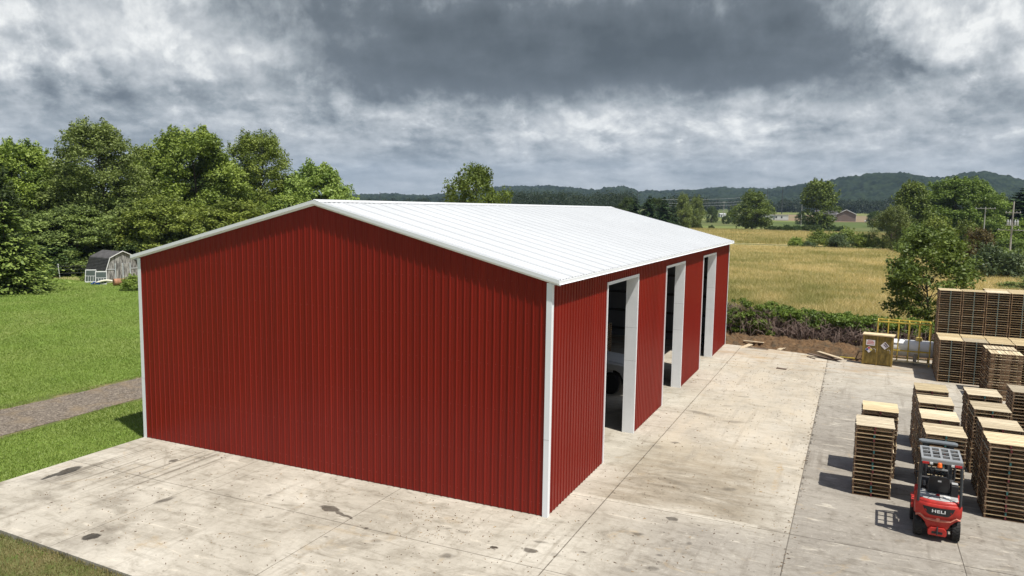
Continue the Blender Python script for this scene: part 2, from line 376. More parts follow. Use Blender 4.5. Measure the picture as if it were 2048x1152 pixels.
TANS = [(1560, 925, 1558, 950, .10, .8), (1556, 950, 1545, 988, .12, .6), (1568, 890, 1572, 905, .12, .5), (1578, 826, 1592, 830, .14, .5), (330, 1092, 300, 1085, .2, .5), (250, 1105, 320, 1075, .22, .45), (515, 1095, 540, 1085, .2, .35), (1490, 712, 1560, 720, .6, .6), (880, 1035, 925, 1045, .22, .35)]
def pad_mat():
    m = bpy.data.materials.new('broom_finished_concrete'); m.use_nodes = True; nt = m.node_tree; L = nt.links.new
    b = nt.nodes['Principled BSDF']; b.inputs['Specular IOR Level'].default_value = 0.3
    g = N(nt, 'ShaderNodeNewGeometry'); P = g.outputs['Position']
    sp = N(nt, 'ShaderNodeSeparateXYZ'); L(P, sp.inputs[0]); X, Y = sp.outputs[0], sp.outputs[1]
    def mapped(scale, rz=0.0):
        mp = N(nt, 'ShaderNodeMapping'); mp.inputs['Scale'].default_value = scale; mp.inputs['Rotation'].default_value = (0, 0, rz)
        L(P, mp.inputs[0]); return mp.outputs[0]
    big = noise_n(nt, P, 0.33, 5, 0.62, 0.6); mid = noise_n(nt, P, 1.7, 7, 0.68, 0.5); fin = noise_n(nt, P, 22, 5, 0.7)
    sweep = noise_n(nt, mapped((0.55, 3.2, 1), rad(-12)), 1.3, 6, 0.66, 0.6)
    # darker worn slab to the right of the saw cut, with an uneven edge in the near part
    wob = math_n(nt, 'MULTIPLY', math_n(nt, 'SUBTRACT', mid, 0.5), 1.1)
    right = mapr(nt, X, 5.98, 6.02)
    near = math_n(nt, 'MULTIPLY', mapr(nt, math_n(nt, 'ADD', Y, math_n(nt, 'MULTIPLY', wob, 2.0)), 2.6, 0.6, 0, 1, True), mapr(nt, math_n(nt, 'ADD', X, wob), 1.0, 4.5, 0, 1, True))
    worn = math_n(nt, 'MAXIMUM', math_n(nt, 'MULTIPLY', right, mapr(nt, Y, 22.5, 15.0, 0.15, 1.0, True)), near)
    pale = ramp_n(nt, big, [(0.28, (0.325, 0.295, 0.24)), (0.5, (0.435, 0.40, 0.333)), (0.72, (0.55, 0.515, 0.44))])
    grey = ramp_n(nt, big, [(0.3, (0.25, 0.228, 0.194)), (0.7, (0.345, 0.318, 0.272))])
    c = mixc(nt, worn, pale, grey)
    def mul(c, f, k): return mixc(nt, f, c, k, 'MULTIPLY')
    c = mul(c, mapr(nt, mid, 0.55, 0.8), (0.70, 0.68, 0.64))
    c = mul(c, mapr(nt, sweep, 0.53, 0.74), (0.66, 0.645, 0.62))
    c = mixc(nt, mapr(nt, sweep, 0.40, 0.26), c, (0.62, 0.57, 0.47))
    c = mul(c, mapr(nt, fin, 0.55, 0.8, 0, 0.6), (0.72, 0.71, 0.69))
    gr = noise_n(nt, P, 6.0, 6, 0.75, 0.8)
    c = mul(c, mapr(nt, gr, 0.50, 0.74, 0, 0.7), (0.66, 0.645, 0.62))
    c = mixc(nt, mapr(nt, gr, 0.42, 0.26, 0, 0.6), c, (0.60, 0.56, 0.48))
    patch = noise_n(nt, P, 0.85, 6, 0.7, 1.5)
    c = mul(c, mapr(nt, patch, 0.52, 0.68, 0, 0.7), (0.64, 0.62, 0.59))
    # fine dark specks and tan chaff
    vo = N(nt, 'ShaderNodeTexVoronoi'); vo.inputs['Scale'].default_value = 5.5; L(P, vo.inputs['Vector'])
    sepv = N(nt, 'ShaderNodeSeparateColor'); L(vo.outputs['Color'], sepv.inputs[0])
    speck = math_n(nt, 'MULTIPLY', mapr(nt, vo.outputs['Distance'], 0.11, 0.2, 1, 0), mapr(nt, sepv.outputs[0], 0.62, 0.66))
    c = mul(c, math_n(nt, 'MULTIPLY', speck, mapr(nt, mid, 0.4, 0.62)), (0.35, 0.33, 0.31))
    tan = noise_n(nt, P, 0.75, 6, 0.7, 1.2)
    c = mixc(nt, mapr(nt, tan, 0.60, 0.76, 0, 0.55), c, (0.42, 0.31, 0.17))
    beige = math_n(nt, 'MULTIPLY', math_n(nt, 'MULTIPLY', mapr(nt, math_n(nt, 'ADD', X, wob), 0.2, 1.5), mapr(nt, X, 6.02, 5.98)), mapr(nt, math_n(nt, 'ADD', Y, math_n(nt, 'MULTIPLY', wob, 3.0)), 3.0, 8.0, 0, 1, True))
    c = mixc(nt, math_n(nt, 'MULTIPLY', beige, mapr(nt, noise_n(nt, mapped((0.9, 0.35, 1)), 1.1, 6, 0.7, 0.8), 0.38, 0.62, 0.1, 0.6)), c, (0.50, 0.435, 0.33))
    grime = math_n(nt, 'MULTIPLY', math_n(nt, 'MULTIPLY', mapr(nt, X, 0.1, 1.0), mapr(nt, math_n(nt, 'ADD', X, wob), 5.6, 4.6)), math_n(nt, 'MULTIPLY', mapr(nt, Y, 1.85, 2.1), mapr(nt, math_n(nt, 'ADD', Y, math_n(nt, 'MULTIPLY', wob, 4.0)), 10.5, 5.0, 0, 1, True)))
    c = mul(c, math_n(nt, 'MULTIPLY', grime, mapr(nt, noise_n(nt, mapped((0.5, 1.5, 1), rad(-10)), 1.2, 6, 0.7), 0.34, 0.56, 0.25, 1.0)), (0.70, 0.665, 0.61))
    tread = noise_n(nt, mapped((2.6, 0.16, 1), rad(-6)), 1.3, 4, 0.6)
    c = mul(c, math_n(nt, 'MULTIPLY', mapr(nt, tread, 0.55, 0.66), mapr(nt, big, 0.4, 0.6, 0.1, 0.7)), (0.70, 0.68, 0.66))
    # rusty soil washed onto the slab near the bank
    soil = math_n(nt, 'MULTIPLY', mapr(nt, Y, 20, 28, 0, 1, True), mapr(nt, noise_n(nt, mapped((0.5, 1.6, 1)), 0.9, 6, 0.7), 0.47, 0.66))
    c = mixc(nt, math_n(nt, 'MULTIPLY', soil, 0.75), c, (0.36, 0.235, 0.12))
    # drag marks running out from the gable wall
    dr = noise_n(nt, mapped((6.5, 0.10, 1), rad(2)), 1.0, 2, 0.4)
    box = math_n(nt, 'MULTIPLY', math_n(nt, 'MULTIPLY', mapr(nt, X, -15.2, -14.4), mapr(nt, X, -8.8, -10.2)), math_n(nt, 'MULTIPLY', mapr(nt, Y, -5.2, -3.0), mapr(nt, Y, 0.05, -0.3)))
    c = mul(c, math_n(nt, 'MULTIPLY', math_n(nt, 'MULTIPLY', mapr(nt, dr, 0.56, 0.64), box), 0.75), (0.45, 0.43, 0.41))
    dust = math_n(nt, 'MULTIPLY', mapr(nt, noise_n(nt, P, 0.55, 5, 0.6), 0.5, 0.7), math_n(nt, 'MULTIPLY', mapr(nt, X, -7.5, -9.5, 0, 1, True), mapr(nt, Y, -1.8, -3.2, 0, 1, True)))
    c = mul(c, dust, (0.52, 0.5, 0.48))
    # wet and oily stains
    wv = N(nt, 'ShaderNodeVectorMath'); wv.operation = 'SCALE'
    nz = nt.nodes.new('ShaderNodeTexNoise'); nz.inputs['Scale'].default_value = 3.2; nz.inputs['Detail'].default_value = 4; L(P, nz.inputs['Vector'])
    sub = N(nt, 'ShaderNodeVectorMath'); sub.operation = 'SUBTRACT'; L(nz.outputs['Color'], sub.inputs[0]); sub.inputs[1].default_value = (0.5, 0.5, 0.5)
    L(sub.outputs[0], wv.inputs[0]); wv.inputs['Scale'].default_value = 0.26
    ad = N(nt, 'ShaderNodeVectorMath'); ad.operation = 'ADD'; L(P, ad.inputs[0]); L(wv.outputs[0], ad.inputs[1])
    def spread(items, hard):
        acc = None
        for x0, y0, x1, y1, w, st in items:
            p, q = at(x0, y0), at(x1, y1); a = math.hypot(q[0]-p[0], q[1]-p[1])/2+w*.25; r = math.atan2(q[1]-p[1], q[0]-p[0])
            mp = N(nt, 'ShaderNodeMapping', _vector_type='TEXTURE'); mp.inputs['Location'].default_value = ((p[0]+q[0])/2, (p[1]+q[1])/2, 0); mp.inputs['Rotation'].default_value = (0, 0, r)
            mp.inputs['Scale'].default_value = (a, w, 5.0); L(ad.outputs[0], mp.inputs[0])
            ln = N(nt, 'ShaderNodeVectorMath'); ln.operation = 'LENGTH'; L(mp.outputs[0], ln.inputs[0])
            v = mapr(nt, ln.outputs['Value'], (0.90 if st > 0.7 else 0.5)*hard, 1.12, st, 0.0)
            acc = v if acc is None else math_n(nt, 'MAXIMUM', acc, v)
        return acc
    tacc = spread(TANS, .5)
    c = mixc(nt, math_n(nt, 'MULTIPLY', tacc, mapr(nt, noise_n(nt, P, 7, 4, .7), .38, .62)), c, (0.36, 0.25, 0.12))
    acc = spread(ST, 1.0)
    blot = noise_n(nt, P, 11, 4, .7)
    c = mul(c, math_n(nt, 'MULTIPLY', acc, mapr(nt, blot, .3, .5, .8, 1.0)), (0.13, 0.12, 0.11))
    # saw cuts
    def cut(V, pos, w, lo=None, hi=None, U=None):
        d = math_n(nt, 'ABSOLUTE', math_n(nt, 'SUBTRACT', math_n(nt, 'ADD', V, math_n(nt, 'MULTIPLY', math_n(nt, 'SUBTRACT', mid, 0.5), 0.015)), pos))
        r = mapr(nt, d, w*0.6, w, 1, 0)
        if U is not None: r = math_n(nt, 'MULTIPLY', math_n(nt, 'MULTIPLY', r, mapr(nt, U, lo-0.01, lo)), mapr(nt, U, hi, hi-0.01, ))
        return r
    cuts = cut(X, 1.05, 0.018)
    for r in (math_n(nt, 'MULTIPLY', cut(X, 6.0, 0.018), mapr(nt, big, .3, .6, .5, 1.0)), cut(Y, -2.75, 0.014), cut(X, -4.6, 0.012, -7, 0, Y), cut(X, -10.0, 0.010, -7, 0, Y), cut(X, 9.88, 0.014, -7, 8, Y), cut(Y, 1.85, 0.016), cut(Y, 12.2, 0.01), math_n(nt, 'MULTIPLY', cut(X, 6.03, 0.05), math_n(nt, 'MULTIPLY', mapr(nt, noise_n(nt, P, 2.6, 5, 0.75), 0.50, 0.56), mapr(nt, Y, 3.0, 7.0)))):
        cuts = math_n(nt, 'MAXIMUM', cuts, r)
    edge = noise_n(nt, P, 9, 3, 0.6)
    pale_line = math_n(nt, 'MULTIPLY', cut(Y, 1.93, 0.16, 0.0, 5.2, X), mapr(nt, edge, 0.3, 0.6))
    c = mixc(nt, math_n(nt, 'MULTIPLY', pale_line, 0.5), c, (0.6, 0.56, 0.47))
    c = mul(c, math_n(nt, 'MULTIPLY', cuts, mapr(nt, edge, 0.3, 0.5, 0.45, 0.9)), (0.22, 0.2, 0.18))
    L(c, b.inputs['Base Color'])
    rr = mapr(nt, acc, 0, 1, 0.85, 0.45); L(rr, b.inputs['Roughness'])
    bn = N(nt, 'ShaderNodeBump'); bn.inputs['Strength'].default_value = 0.35; bn.inputs['Distance'].default_value = 0.01
    L(noise_n(nt, mapped((1, 2.5, 1)), 30, 5, 0.7), bn.inputs['Height']); L(bn.outputs[0], b.inputs['Normal'])
    return m
PAD = pad_mat()
mb = MB()
poly = [(-15.28, -6.82), (-6.9, -7.1), (2, -7.5), (34, -7.9), (34, 30.0), (8.0, 30.0), (7.75, 27.45), (4.5, 28.6), (1.35, 29.3), (0.02, 29.45), (-15.28, 29.45)]
mb.prism(poly, 'z', -0.18, 0.0)
kind(mb.build('concrete_pad', PAD), 'structure')

# ------------------------------------------------------------------ red barn
W, HE, SL, LEN = 15.24, 6.44, 0.2485, 29.38
RED = mat('red_painted_steel', (0.195, 0.0130, 0.0075), 0.34, 0.11, 1.2, spec=0.22, bump=0.12, bscale=2.2, stretch=(1.1, 1.1, 0.06))
REDT = RED
WHITE_STEEL = mat('white_painted_steel', (0.80, 0.825, 0.85), 0.38, 0.03, 0.6, spec=0.45)
ROOFM = mat('white_roof_steel', (0.585, 0.60, 0.615), 0.5, 0.03, 0.35, spec=0.45)
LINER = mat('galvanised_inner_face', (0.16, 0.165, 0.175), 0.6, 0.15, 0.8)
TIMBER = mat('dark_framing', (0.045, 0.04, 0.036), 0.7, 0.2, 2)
SCREW = mat('screw_heads', (0.36, 0.09, 0.07), 0.4, 0.1, 2)
RIB = 0.2286
def rib_profile(length, start=0.114):
    # metal siding: one bold rib every 9 inches with two faint stiffeners between
    pts = [(0.0, 0.0)]; u = start
    while u < length-0.03:
        pts += [(u-0.022, 0.0), (u-0.014, 0.023), (u+0.010, 0.023), (u+0.027, 0.0)]
        for k in (1, 2):
            c = u + RIB*(0.19+0.31*k) - 0.02
            if c < length-0.05: pts += [(c-0.011, 0.0), (c-0.004, 0.0035), (c+0.004, 0.0035), (c+0.011, 0.0)]
        u += RIB
    pts.append((length, 0.0)); return [p for p in pts if 0 <= p[0] <= length]
def roof_z(x): return HE + SL*(W/2-abs(x+W/2))
def siding(mb, prof, place, zlo, zhi):
    vs = []; fs = []
    for u, d in prof:
        a = place(u, d); vs += [(a[0], a[1], zlo(u)), (a[0], a[1], zhi(u))]
    for i in range(len(prof)-1): fs.append((2*i, 2*i+2, 2*i+3, 2*i+1))
    mb.add(vs, fs)
barn = empty('barn', (0, 0, 0), 0, 'large red metal pole barn with white roof, white trim and three tall open doorways', 'barn')
TOP = 0.03
def gable(y, sgn):
    mb = MB(); prof = rib_profile(W)
    apex = [(u, d) for u, d in prof]
    siding(mb, sorted(apex + [(W/2, 0.0)]), lambda u, d: (-W+u, y-sgn*d, 0), lambda u: 0.015, lambda u: roof_z(-W+u)-TOP)
    w = mb.build('gable_wall', RED, barn, fix=False)
    s = MB()
    for z in (0.35, 1.5, 2.75, 4.0, 5.2, 6.3):
        u = 0.114+0.055
        while u < W-0.1:
            if z < roof_z(-W+u)-0.4:
                s.box(-W+u-0.006, -W+u+0.006, y-sgn*0.007, y-sgn*0.001, z-0.006, z+0.006)
            u += RIB
    k = s.build('screw_rows', SCREW, w); k['kind'] = 'stuff'
gable(0.0, 1); gable(LEN, -1)
DOORS = [(4.857, 8.472), (12.94, 16.482), (21.123, 24.73)]; DH = 5.828
def sidewall(x, sgn, doors):
    mb = MB(); prof = rib_profile(LEN)
    cuts = [0.0]
    for a, b in doors: cuts += [a, b]
    cuts.append(LEN)
    for i in range(len(cuts)-1):
        a, b = cuts[i], cuts[i+1]
        pr = [(a, 0.0)] + [(u, d) for u, d in prof if a+0.001 < u < b-0.001] + [(b, 0.0)]
        zl = 0.015 if i % 2 == 0 else DH
        siding(mb, pr, lambda u, d: (x+sgn*d, u, 0), lambda u: zl, lambda u: HE-TOP)
    mb.build('side_wall', RED, barn, fix=False)
sidewall(0.0, 1, DOORS); sidewall(-W, -1, [])
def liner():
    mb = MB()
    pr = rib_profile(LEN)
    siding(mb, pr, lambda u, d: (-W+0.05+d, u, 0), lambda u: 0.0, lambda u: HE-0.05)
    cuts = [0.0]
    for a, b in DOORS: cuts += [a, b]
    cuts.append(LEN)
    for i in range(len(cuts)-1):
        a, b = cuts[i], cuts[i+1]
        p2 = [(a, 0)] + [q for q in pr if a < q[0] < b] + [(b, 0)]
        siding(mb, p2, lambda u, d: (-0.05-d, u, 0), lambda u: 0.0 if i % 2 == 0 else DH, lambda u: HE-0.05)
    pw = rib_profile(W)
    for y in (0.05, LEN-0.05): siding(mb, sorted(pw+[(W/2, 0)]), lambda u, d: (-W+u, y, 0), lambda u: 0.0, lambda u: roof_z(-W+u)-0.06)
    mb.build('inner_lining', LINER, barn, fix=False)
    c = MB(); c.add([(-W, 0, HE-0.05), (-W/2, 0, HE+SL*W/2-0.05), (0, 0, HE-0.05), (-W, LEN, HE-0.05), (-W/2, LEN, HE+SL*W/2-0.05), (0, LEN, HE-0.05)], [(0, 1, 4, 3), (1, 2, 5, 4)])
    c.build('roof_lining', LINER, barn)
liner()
for z in (0.5, 1.7, 2.9, 4.1, 5.3):
    MB().box(-W+0.08, -W+0.17, 0.3, LEN-0.3, z-0.07, z+0.07).build('girt', TIMBER, barn)
for z in (0.5, 1.7, 2.9, 4.1, 5.3):
    MB().box(-W+0.3, -0.6, LEN-0.18, LEN-0.09, z-0.07, z+0.07).build('girt', TIMBER, barn)
for y in (2.4, 7.3, 12.2, 17.1, 22.0, 26.9):
    MB().box(-W+0.18, -W+0.36, y-0.1, y+0.1, 0, HE-0.1).build('post', TIMBER, barn)
    MB().prism([(-W+0.4, HE-0.5), (-W/2, HE-0.3), (-0.5, HE-0.5), (-0.5, HE-0.12), (-W/2, HE+SL*W/2-0.12), (-W+0.4, HE-0.12)], 'y', y-0.05, y+0.05).build('truss', TIMBER, barn)
OE, OR = 0.24, 0.108
def roof_slope(sgn):
    prof = rib_profile(LEN+2*OR, 0.12); mb = MB(); vs = []; fs = []
    nx, nz = sgn*SL/math.hypot(1, SL), 1/math.hypot(1, SL)
    xe = OE if sgn > 0 else -W-OE; ze = HE-SL*OE; zr = HE+SL*W/2
    for u, d in prof:
        y = -OR+u; d = d*(1.5 if abs(((u-0.12)/RIB) % 4 - 0) < .25 or ((u-0.12)/RIB) % 4 > 3.75 else 0.9)
        vs += [(xe+nx*d, y, ze+nz*d+0.02), (-W/2+nx*d, y, zr+nz*d+0.02)]
    for i in range(len(prof)-1): fs.append((2*i, 2*i+2, 2*i+3, 2*i+1))
    mb.add(vs, fs); mb.build('roof', ROOFM, barn, fix=False)
    # eave drip trim
    t = MB(); t.prism([(xe, ze+0.012), (xe+sgn*0.02, ze+0.006), (xe+sgn*0.02, ze-0.075), (xe+sgn*0.045, ze-0.095), (xe-sgn*0.01, ze-0.10), (xe-sgn*0.01, ze-0.0)], 'y', -OR, LEN+OR)
    t.build('eave_trim', WHITE_STEEL, barn)
    s = MB(); s.box(min(xe-sgn*0.01, 0 if sgn > 0 else -W), max(xe-sgn*0.01, 0 if sgn > 0 else -W), -OR+0.02, LEN+OR-0.02, ze-0.10, ze-0.09)
    s.build('soffit', WHITE_STEEL, barn)
for sg in (1, -1): roof_slope(sg)
rc = MB(); zr = HE+SL*W/2
rc.add([(x, y, z) for y in (-OR-0.01, LEN+OR+0.01) for x, z in ((-W/2-0.22, zr-0.22*SL+0.045), (-W/2-0.21, zr-0.21*SL+0.055), (-W/2-0.03, zr+0.052), (-W/2, zr+0.066), (-W/2+0.03, zr+0.052), (-W/2+0.21, zr-0.21*SL+0.055), (-W/2+0.22, zr-0.22*SL+0.045))],
       [(i, i+1, i+8, i+7) for i in range(6)])
rc.build('ridge_cap', ROOFM, barn)
def rake(y, s, sgn):
    # stepped rake board following the gable edge
    d = Vector((-W/2-(OE+0.02)*0, 0, 0)); t = MB()
    xe = OE+0.03 if sgn > 0 else -W-OE-0.03
    def zx(x): return HE+SL*(W/2-abs(x+W/2))
    prof = [(0.0, 0.042), (-0.022, 0.042), (-0.022, -0.062), (-0.006, -0.072), (0.024, -0.108), (0.030, -0.115), (OR-0.02, -0.115), (OR-0.02, -0.108), (0.036, -0.106), (0.012, -0.075)]
    ring = lambda x: [(x, y+s*a, zx(x)+b) for a, b in prof]
    t.loft([ring(xe), ring(-W/2)]); t.build('rake_trim', WHITE_STEEL, barn)
for y, s in ((-OR, 1), (LEN+OR, -1)):
    for sg in (1, -1): rake(y, s, sg)
def corner(x, y, sx, sy):
    w = 0.11; t = MB()
    t.prism([(x+sx*0.040, y-sy*w), (x+sx*0.040, y+sy*0.040), (x-sx*w, y+sy*0.040), (x-sx*w, y+sy*0.034), (x-sx*0.05, y+sy*0.034), (x-sx*0.05, y+sy*0.030), (x+sx*0.030, y+sy*0.030), (x+sx*0.030, y-sy*0.05), (x+sx*0.034, y-sy*0.05), (x+sx*0.034, y-sy*w)], 'z', 0.0, HE-0.12)
    c = t.build('corner_trim', WHITE_STEEL, barn)
    MB().box(x-w if sx > 0 else x-0.04, x+0.04 if sx > 0 else x+w, min(y+sy*0.0405, y+sy*0.042), max(y+sy*0.0405, y+sy*0.042), 2.13, 2.138).build('lap_seam', mat('seam_gap_grey', (0.35, 0.36, 0.37), 0.6), c)  # sheet lap drawn as a thin strip of plain grey
for x, sx in ((0, 1), (-W, -1)):
    for y, sy in ((0, -1), (LEN, 1)): corner(x, y, sx, sy)
DENT = mat('creased_white_steel', (0.80, 0.82, 0.84), 0.35, 0.05, 1.4, bump=0.25, bscale=2.2)
for a, b in DOORS:
    f = MB(); dp = 0.41
    f.box(-dp, 0.030, b-0.02, b+0.02, 0, DH+0.0); f.build('door_frame', DENT, barn)
    f2 = MB(); f2.box(-dp, 0.030, a-0.02, a+0.02, 0, DH); f2.build('door_frame', DENT, barn)
    f3 = MB(); f3.box(-dp, 0.030, a-0.02, b+0.02, DH, DH+0.05); f3.build('door_header', DENT, barn)
    for y0, y1, z0, z1 in ((a-0.065, a-0.021, 0, DH+0.055), (b+0.021, b+0.065, 0, DH+0.055)):
        MB().box(0.0, 0.034, y0, y1, z0, z1).build('door_casing', WHITE_STEEL, barn)
    MB().box(0.0, 0.0345, a-0.065, b+0.065, DH+0.0515, DH+0.10).build('door_casing', WHITE_STEEL, barn)
    for z in (2.72, 3.95):
        MB().box(-dp+0.01, 0.028, b-0.0215, b-0.0202, z, z+0.007).build('lap_seam', mat('seam_gap_grey', (0.35, 0.36, 0.37), 0.6), barn)

# ------------------------------------------------------------------ pallets
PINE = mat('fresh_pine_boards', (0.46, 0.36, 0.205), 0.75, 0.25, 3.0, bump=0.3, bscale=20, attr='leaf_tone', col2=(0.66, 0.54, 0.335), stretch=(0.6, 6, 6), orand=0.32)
OLD_SHADEP = mat('weathered_shaded_pine', (0.125, 0.075, 0.043), 0.8, 0.35, 4.0, bump=0.3, bscale=20, attr='leaf_tone', col2=(0.26, 0.165, 0.095), stretch=(2, 2, 2))  # weathered pine, darkened further to paint shade into the gaps of the stacks
TEAL = mat('teal_stringer_paint', (0.03, 0.13, 0.13), 0.6, 0.2, 8)
FADET = mat('faded_teal_paint', (0.13, 0.175, 0.16), 0.7, 0.25, 6)
MAROON = mat('maroon_stringer_paint', (0.13, 0.02, 0.025), 0.6, 0.2, 8)
PW, PD, PH = 1.02, 1.24, 0.117
def pallet_meshes(seed):
    rng = random.Random(seed)
    deck = MB()
    n = 8
    for k in range(n):
        y0 = PD*k/n + 0.006 + rng.uniform(-.004, .004); j = rng.uniform(-.012, .012)
        deck.box(-PW/2+j, PW/2+j*0.5, y0, y0+PD/n-0.020, PH-0.0135, PH, rng.random())
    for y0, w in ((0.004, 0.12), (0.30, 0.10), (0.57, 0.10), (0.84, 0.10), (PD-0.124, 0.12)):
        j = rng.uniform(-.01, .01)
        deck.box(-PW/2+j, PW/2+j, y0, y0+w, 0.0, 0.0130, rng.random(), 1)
    d = deck.mesh('pallet_deck', [PINE, OLD_SHADEP])
    st = []
    for i, x in enumerate((-PW/2+0.03, 0.0, PW/2-0.03)):
        s = MB(); z0, z1, zn = 0.0132, PH-0.0137, 0.066
        poly = [(0.0, z0), (0.19, z0), (0.21, zn), (0.42, zn), (0.44, z0), (0.80, z0), (0.82, zn), (1.03, zn), (1.05, z0), (PD, z0), (PD, z1), (0, z1)]
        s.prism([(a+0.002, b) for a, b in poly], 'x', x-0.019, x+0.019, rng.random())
        mats = [OLD_SHADEP]
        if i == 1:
            pm = rng.choice((TEAL, TEAL, MAROON, OLD_SHADEP)); mats = [OLD_SHADEP, pm]
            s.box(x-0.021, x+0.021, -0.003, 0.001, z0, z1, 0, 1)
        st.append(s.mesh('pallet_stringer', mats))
    full = MB()
    return d, st
PROT = [pallet_meshes(s) for s in range(7)]
def merged_pallet(i):
    # the same pallet as one mesh, for stacks too small to show parts
    bm = bmesh.new(); d, st = PROT[i]; mats = [PINE, OLD_SHADEP, FADET]
    me = bpy.data.meshes.new('pallet'); vs = []; fs = []; tone = []; mi = []
    for src, m0 in [(d, 0)]+[(s, 1) for s in st]:
        o = len(vs); vs += [tuple(v.co) for v in src.vertices]
        tn = src.attributes['leaf_tone'].data
        for p in src.polygons:
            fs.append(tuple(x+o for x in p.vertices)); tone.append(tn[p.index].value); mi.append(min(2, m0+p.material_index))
    me.from_pydata(vs, [], fs)
    for m in mats: me.materials.append(m)
    me.polygons.foreach_set('material_index', mi); a = me.attributes.new('leaf_tone', 'FLOAT', 'FACE'); a.data.foreach_set('value', tone)
    bm.free(); me.update(); return me
MERGED = [merged_pallet(i) for i in range(7)]
ORD = ['topmost', 'second', 'third', 'fourth', 'fifth', 'sixth', 'seventh', 'eighth', 'ninth', 'tenth', 'eleventh', 'twelfth', 'thirteenth', 'fourteenth', 'fifteenth', 'sixteenth', 'seventeenth', 'eighteenth', 'nineteenth', 'twentieth']
prng = random.Random(5)
NSTK = 18
def stack(x, y, n, where, parts=True, z=0.0, rz=0.0, jit=0.012, group='stacked wooden pallets'):
    for k in range(n):
        i = prng.randrange(7)
        top = n-1-k
        lab = ('topmost pale pallet of ' if top == 0 else ('lowest pallet of ' if k == 0 else ORD[top]+' pallet from the top of ')) + where
        a = rz + prng.uniform(-.008, .008) + (math.pi if prng.random() < .25 and rz == 0 and False else 0)
        px, py = x+prng.uniform(-jit, jit), y+prng.uniform(-jit, jit)
        if parts:
            o = link('pallet', PROT[i][0]); o.location = (px, py, z+k*PH); o.rotation_euler = (0, 0, a)
            for s in PROT[i][1]:
                c = bpy.data.objects.new('stringer', s); COL.objects.link(c); c.parent = o
        else:
            o = link('pallet', MERGED[i]); o.location = (px, py, z+k*PH); o.rotation_euler = (0, 0, a)
        tag(o, lab, 'pallet', group)
stack(7.42+.51, 5.62, NSTK, 'the lone stack left of the red forklift')
stack(7.60+.51, 7.62, NSTK, 'the stack just behind the lone left stack')
stack(9.20+.51, 5.60, NSTK, 'the stack right in front of the forklift mast')
stack(9.22+.51, 7.36, NSTK, 'the second stack back in the forklift row')
stack(9.27+.51, 9.45, NSTK, 'the third stack back in the forklift row')
stack(9.30+.51, 11.45, NSTK, 'the farthest stack in the forklift row')
stack(10.72+.51, 5.42, NSTK, 'the big near stack right of the forklift')
stack(10.76+.51, 7.10, NSTK, 'the stack behind the near one, right row')
stack(10.82+.51, 9.35, NSTK, 'the third stack back in the right row')
stack(10.90+.51, 11.55, NSTK, 'the farthest stack in the right row')
stack(12.40+.51, 12.75, NSTK, 'the stack cut off at the right photo edge', parts=False)
# turned stacks before the big wall: stringer sides face the yard
stack(12.82+PD, 20.95+.51, NSTK, 'the nearer turned stack before the tall wall', False, 0, math.pi/2, 0.03)
stack(12.80+PD, 22.22+.51, NSTK, 'the rear turned stack against the tall wall', False, 0, math.pi/2, 0.03)
bx, WY = 11.1, (23.95, 25.2, 26.45, 27.7)
for c, nm in ((0, 'first'), (1, 'second')):
    stack(bx+PW/2+c*1.055, WY[0], NSTK, f'the {nm} lower column in the tall pallet wall', False, jit=0.006)
for c, nm in ((0, 'first'), (1, 'second'), (2, 'third')):
    stack(bx+.06+PW/2+c*1.055, WY[2], NSTK+1, f'the {nm} upper column in the tall pallet wall', False, z=NSTK*PH, jit=0.006)
def pallet_mass(cells):
    vs = []; fs = []; tone = []; mi = []
    for (x, y, z, n) in cells:
        for k in range(n):
            src = MERGED[prng.randrange(7)]; o = len(vs); jx, jy = prng.uniform(-.006, .006), prng.uniform(-.006, .006)
            vs += [(v.co.x+x+jx, v.co.y+y+jy, v.co.z+z+k*PH) for v in src.vertices]
            tn = src.attributes['leaf_tone'].data
            for p in src.polygons:
                fs.append(tuple(q+o for q in p.vertices)); tone.append(tn[p.index].value); mi.append(p.material_index)
    me = bpy.data.meshes.new('stacked_pallets'); me.from_pydata(vs, [], fs)
    for m in (PINE, OLD_SHADEP, FADET): me.materials.append(m)
    me.polygons.foreach_set('material_index', mi); a = me.attributes.new('leaf_tone', 'FLOAT', 'FACE'); a.data.foreach_set('value', tone)
    o = link('stacked_pallets', me); kind(o, 'stuff'); tag(o, 'rest of the tall wall of stacked wooden pallets behind its first columns', 'pallets', 'stacked wooden pallets')
cells = [(bx+PW/2+c*1.055, WY[0], 0, NSTK) for c in (2, 3, 4)]
cells += [(bx+.03+PW/2+c*1.055, WY[1], 0, NSTK) for c in range(5)]
cells += [(bx+.06+PW/2+c*1.055, WY[2], 0, NSTK) for c in range(5)]
cells += [(bx+.06+PW/2+c*1.055, WY[2], NSTK*PH, NSTK+1) for c in (3, 4)]
cells += [(bx+.16+PW/2+c*1.055, WY[3], 0, 2*NSTK+1) for c in range(2, 5)]
pallet_mass(cells)

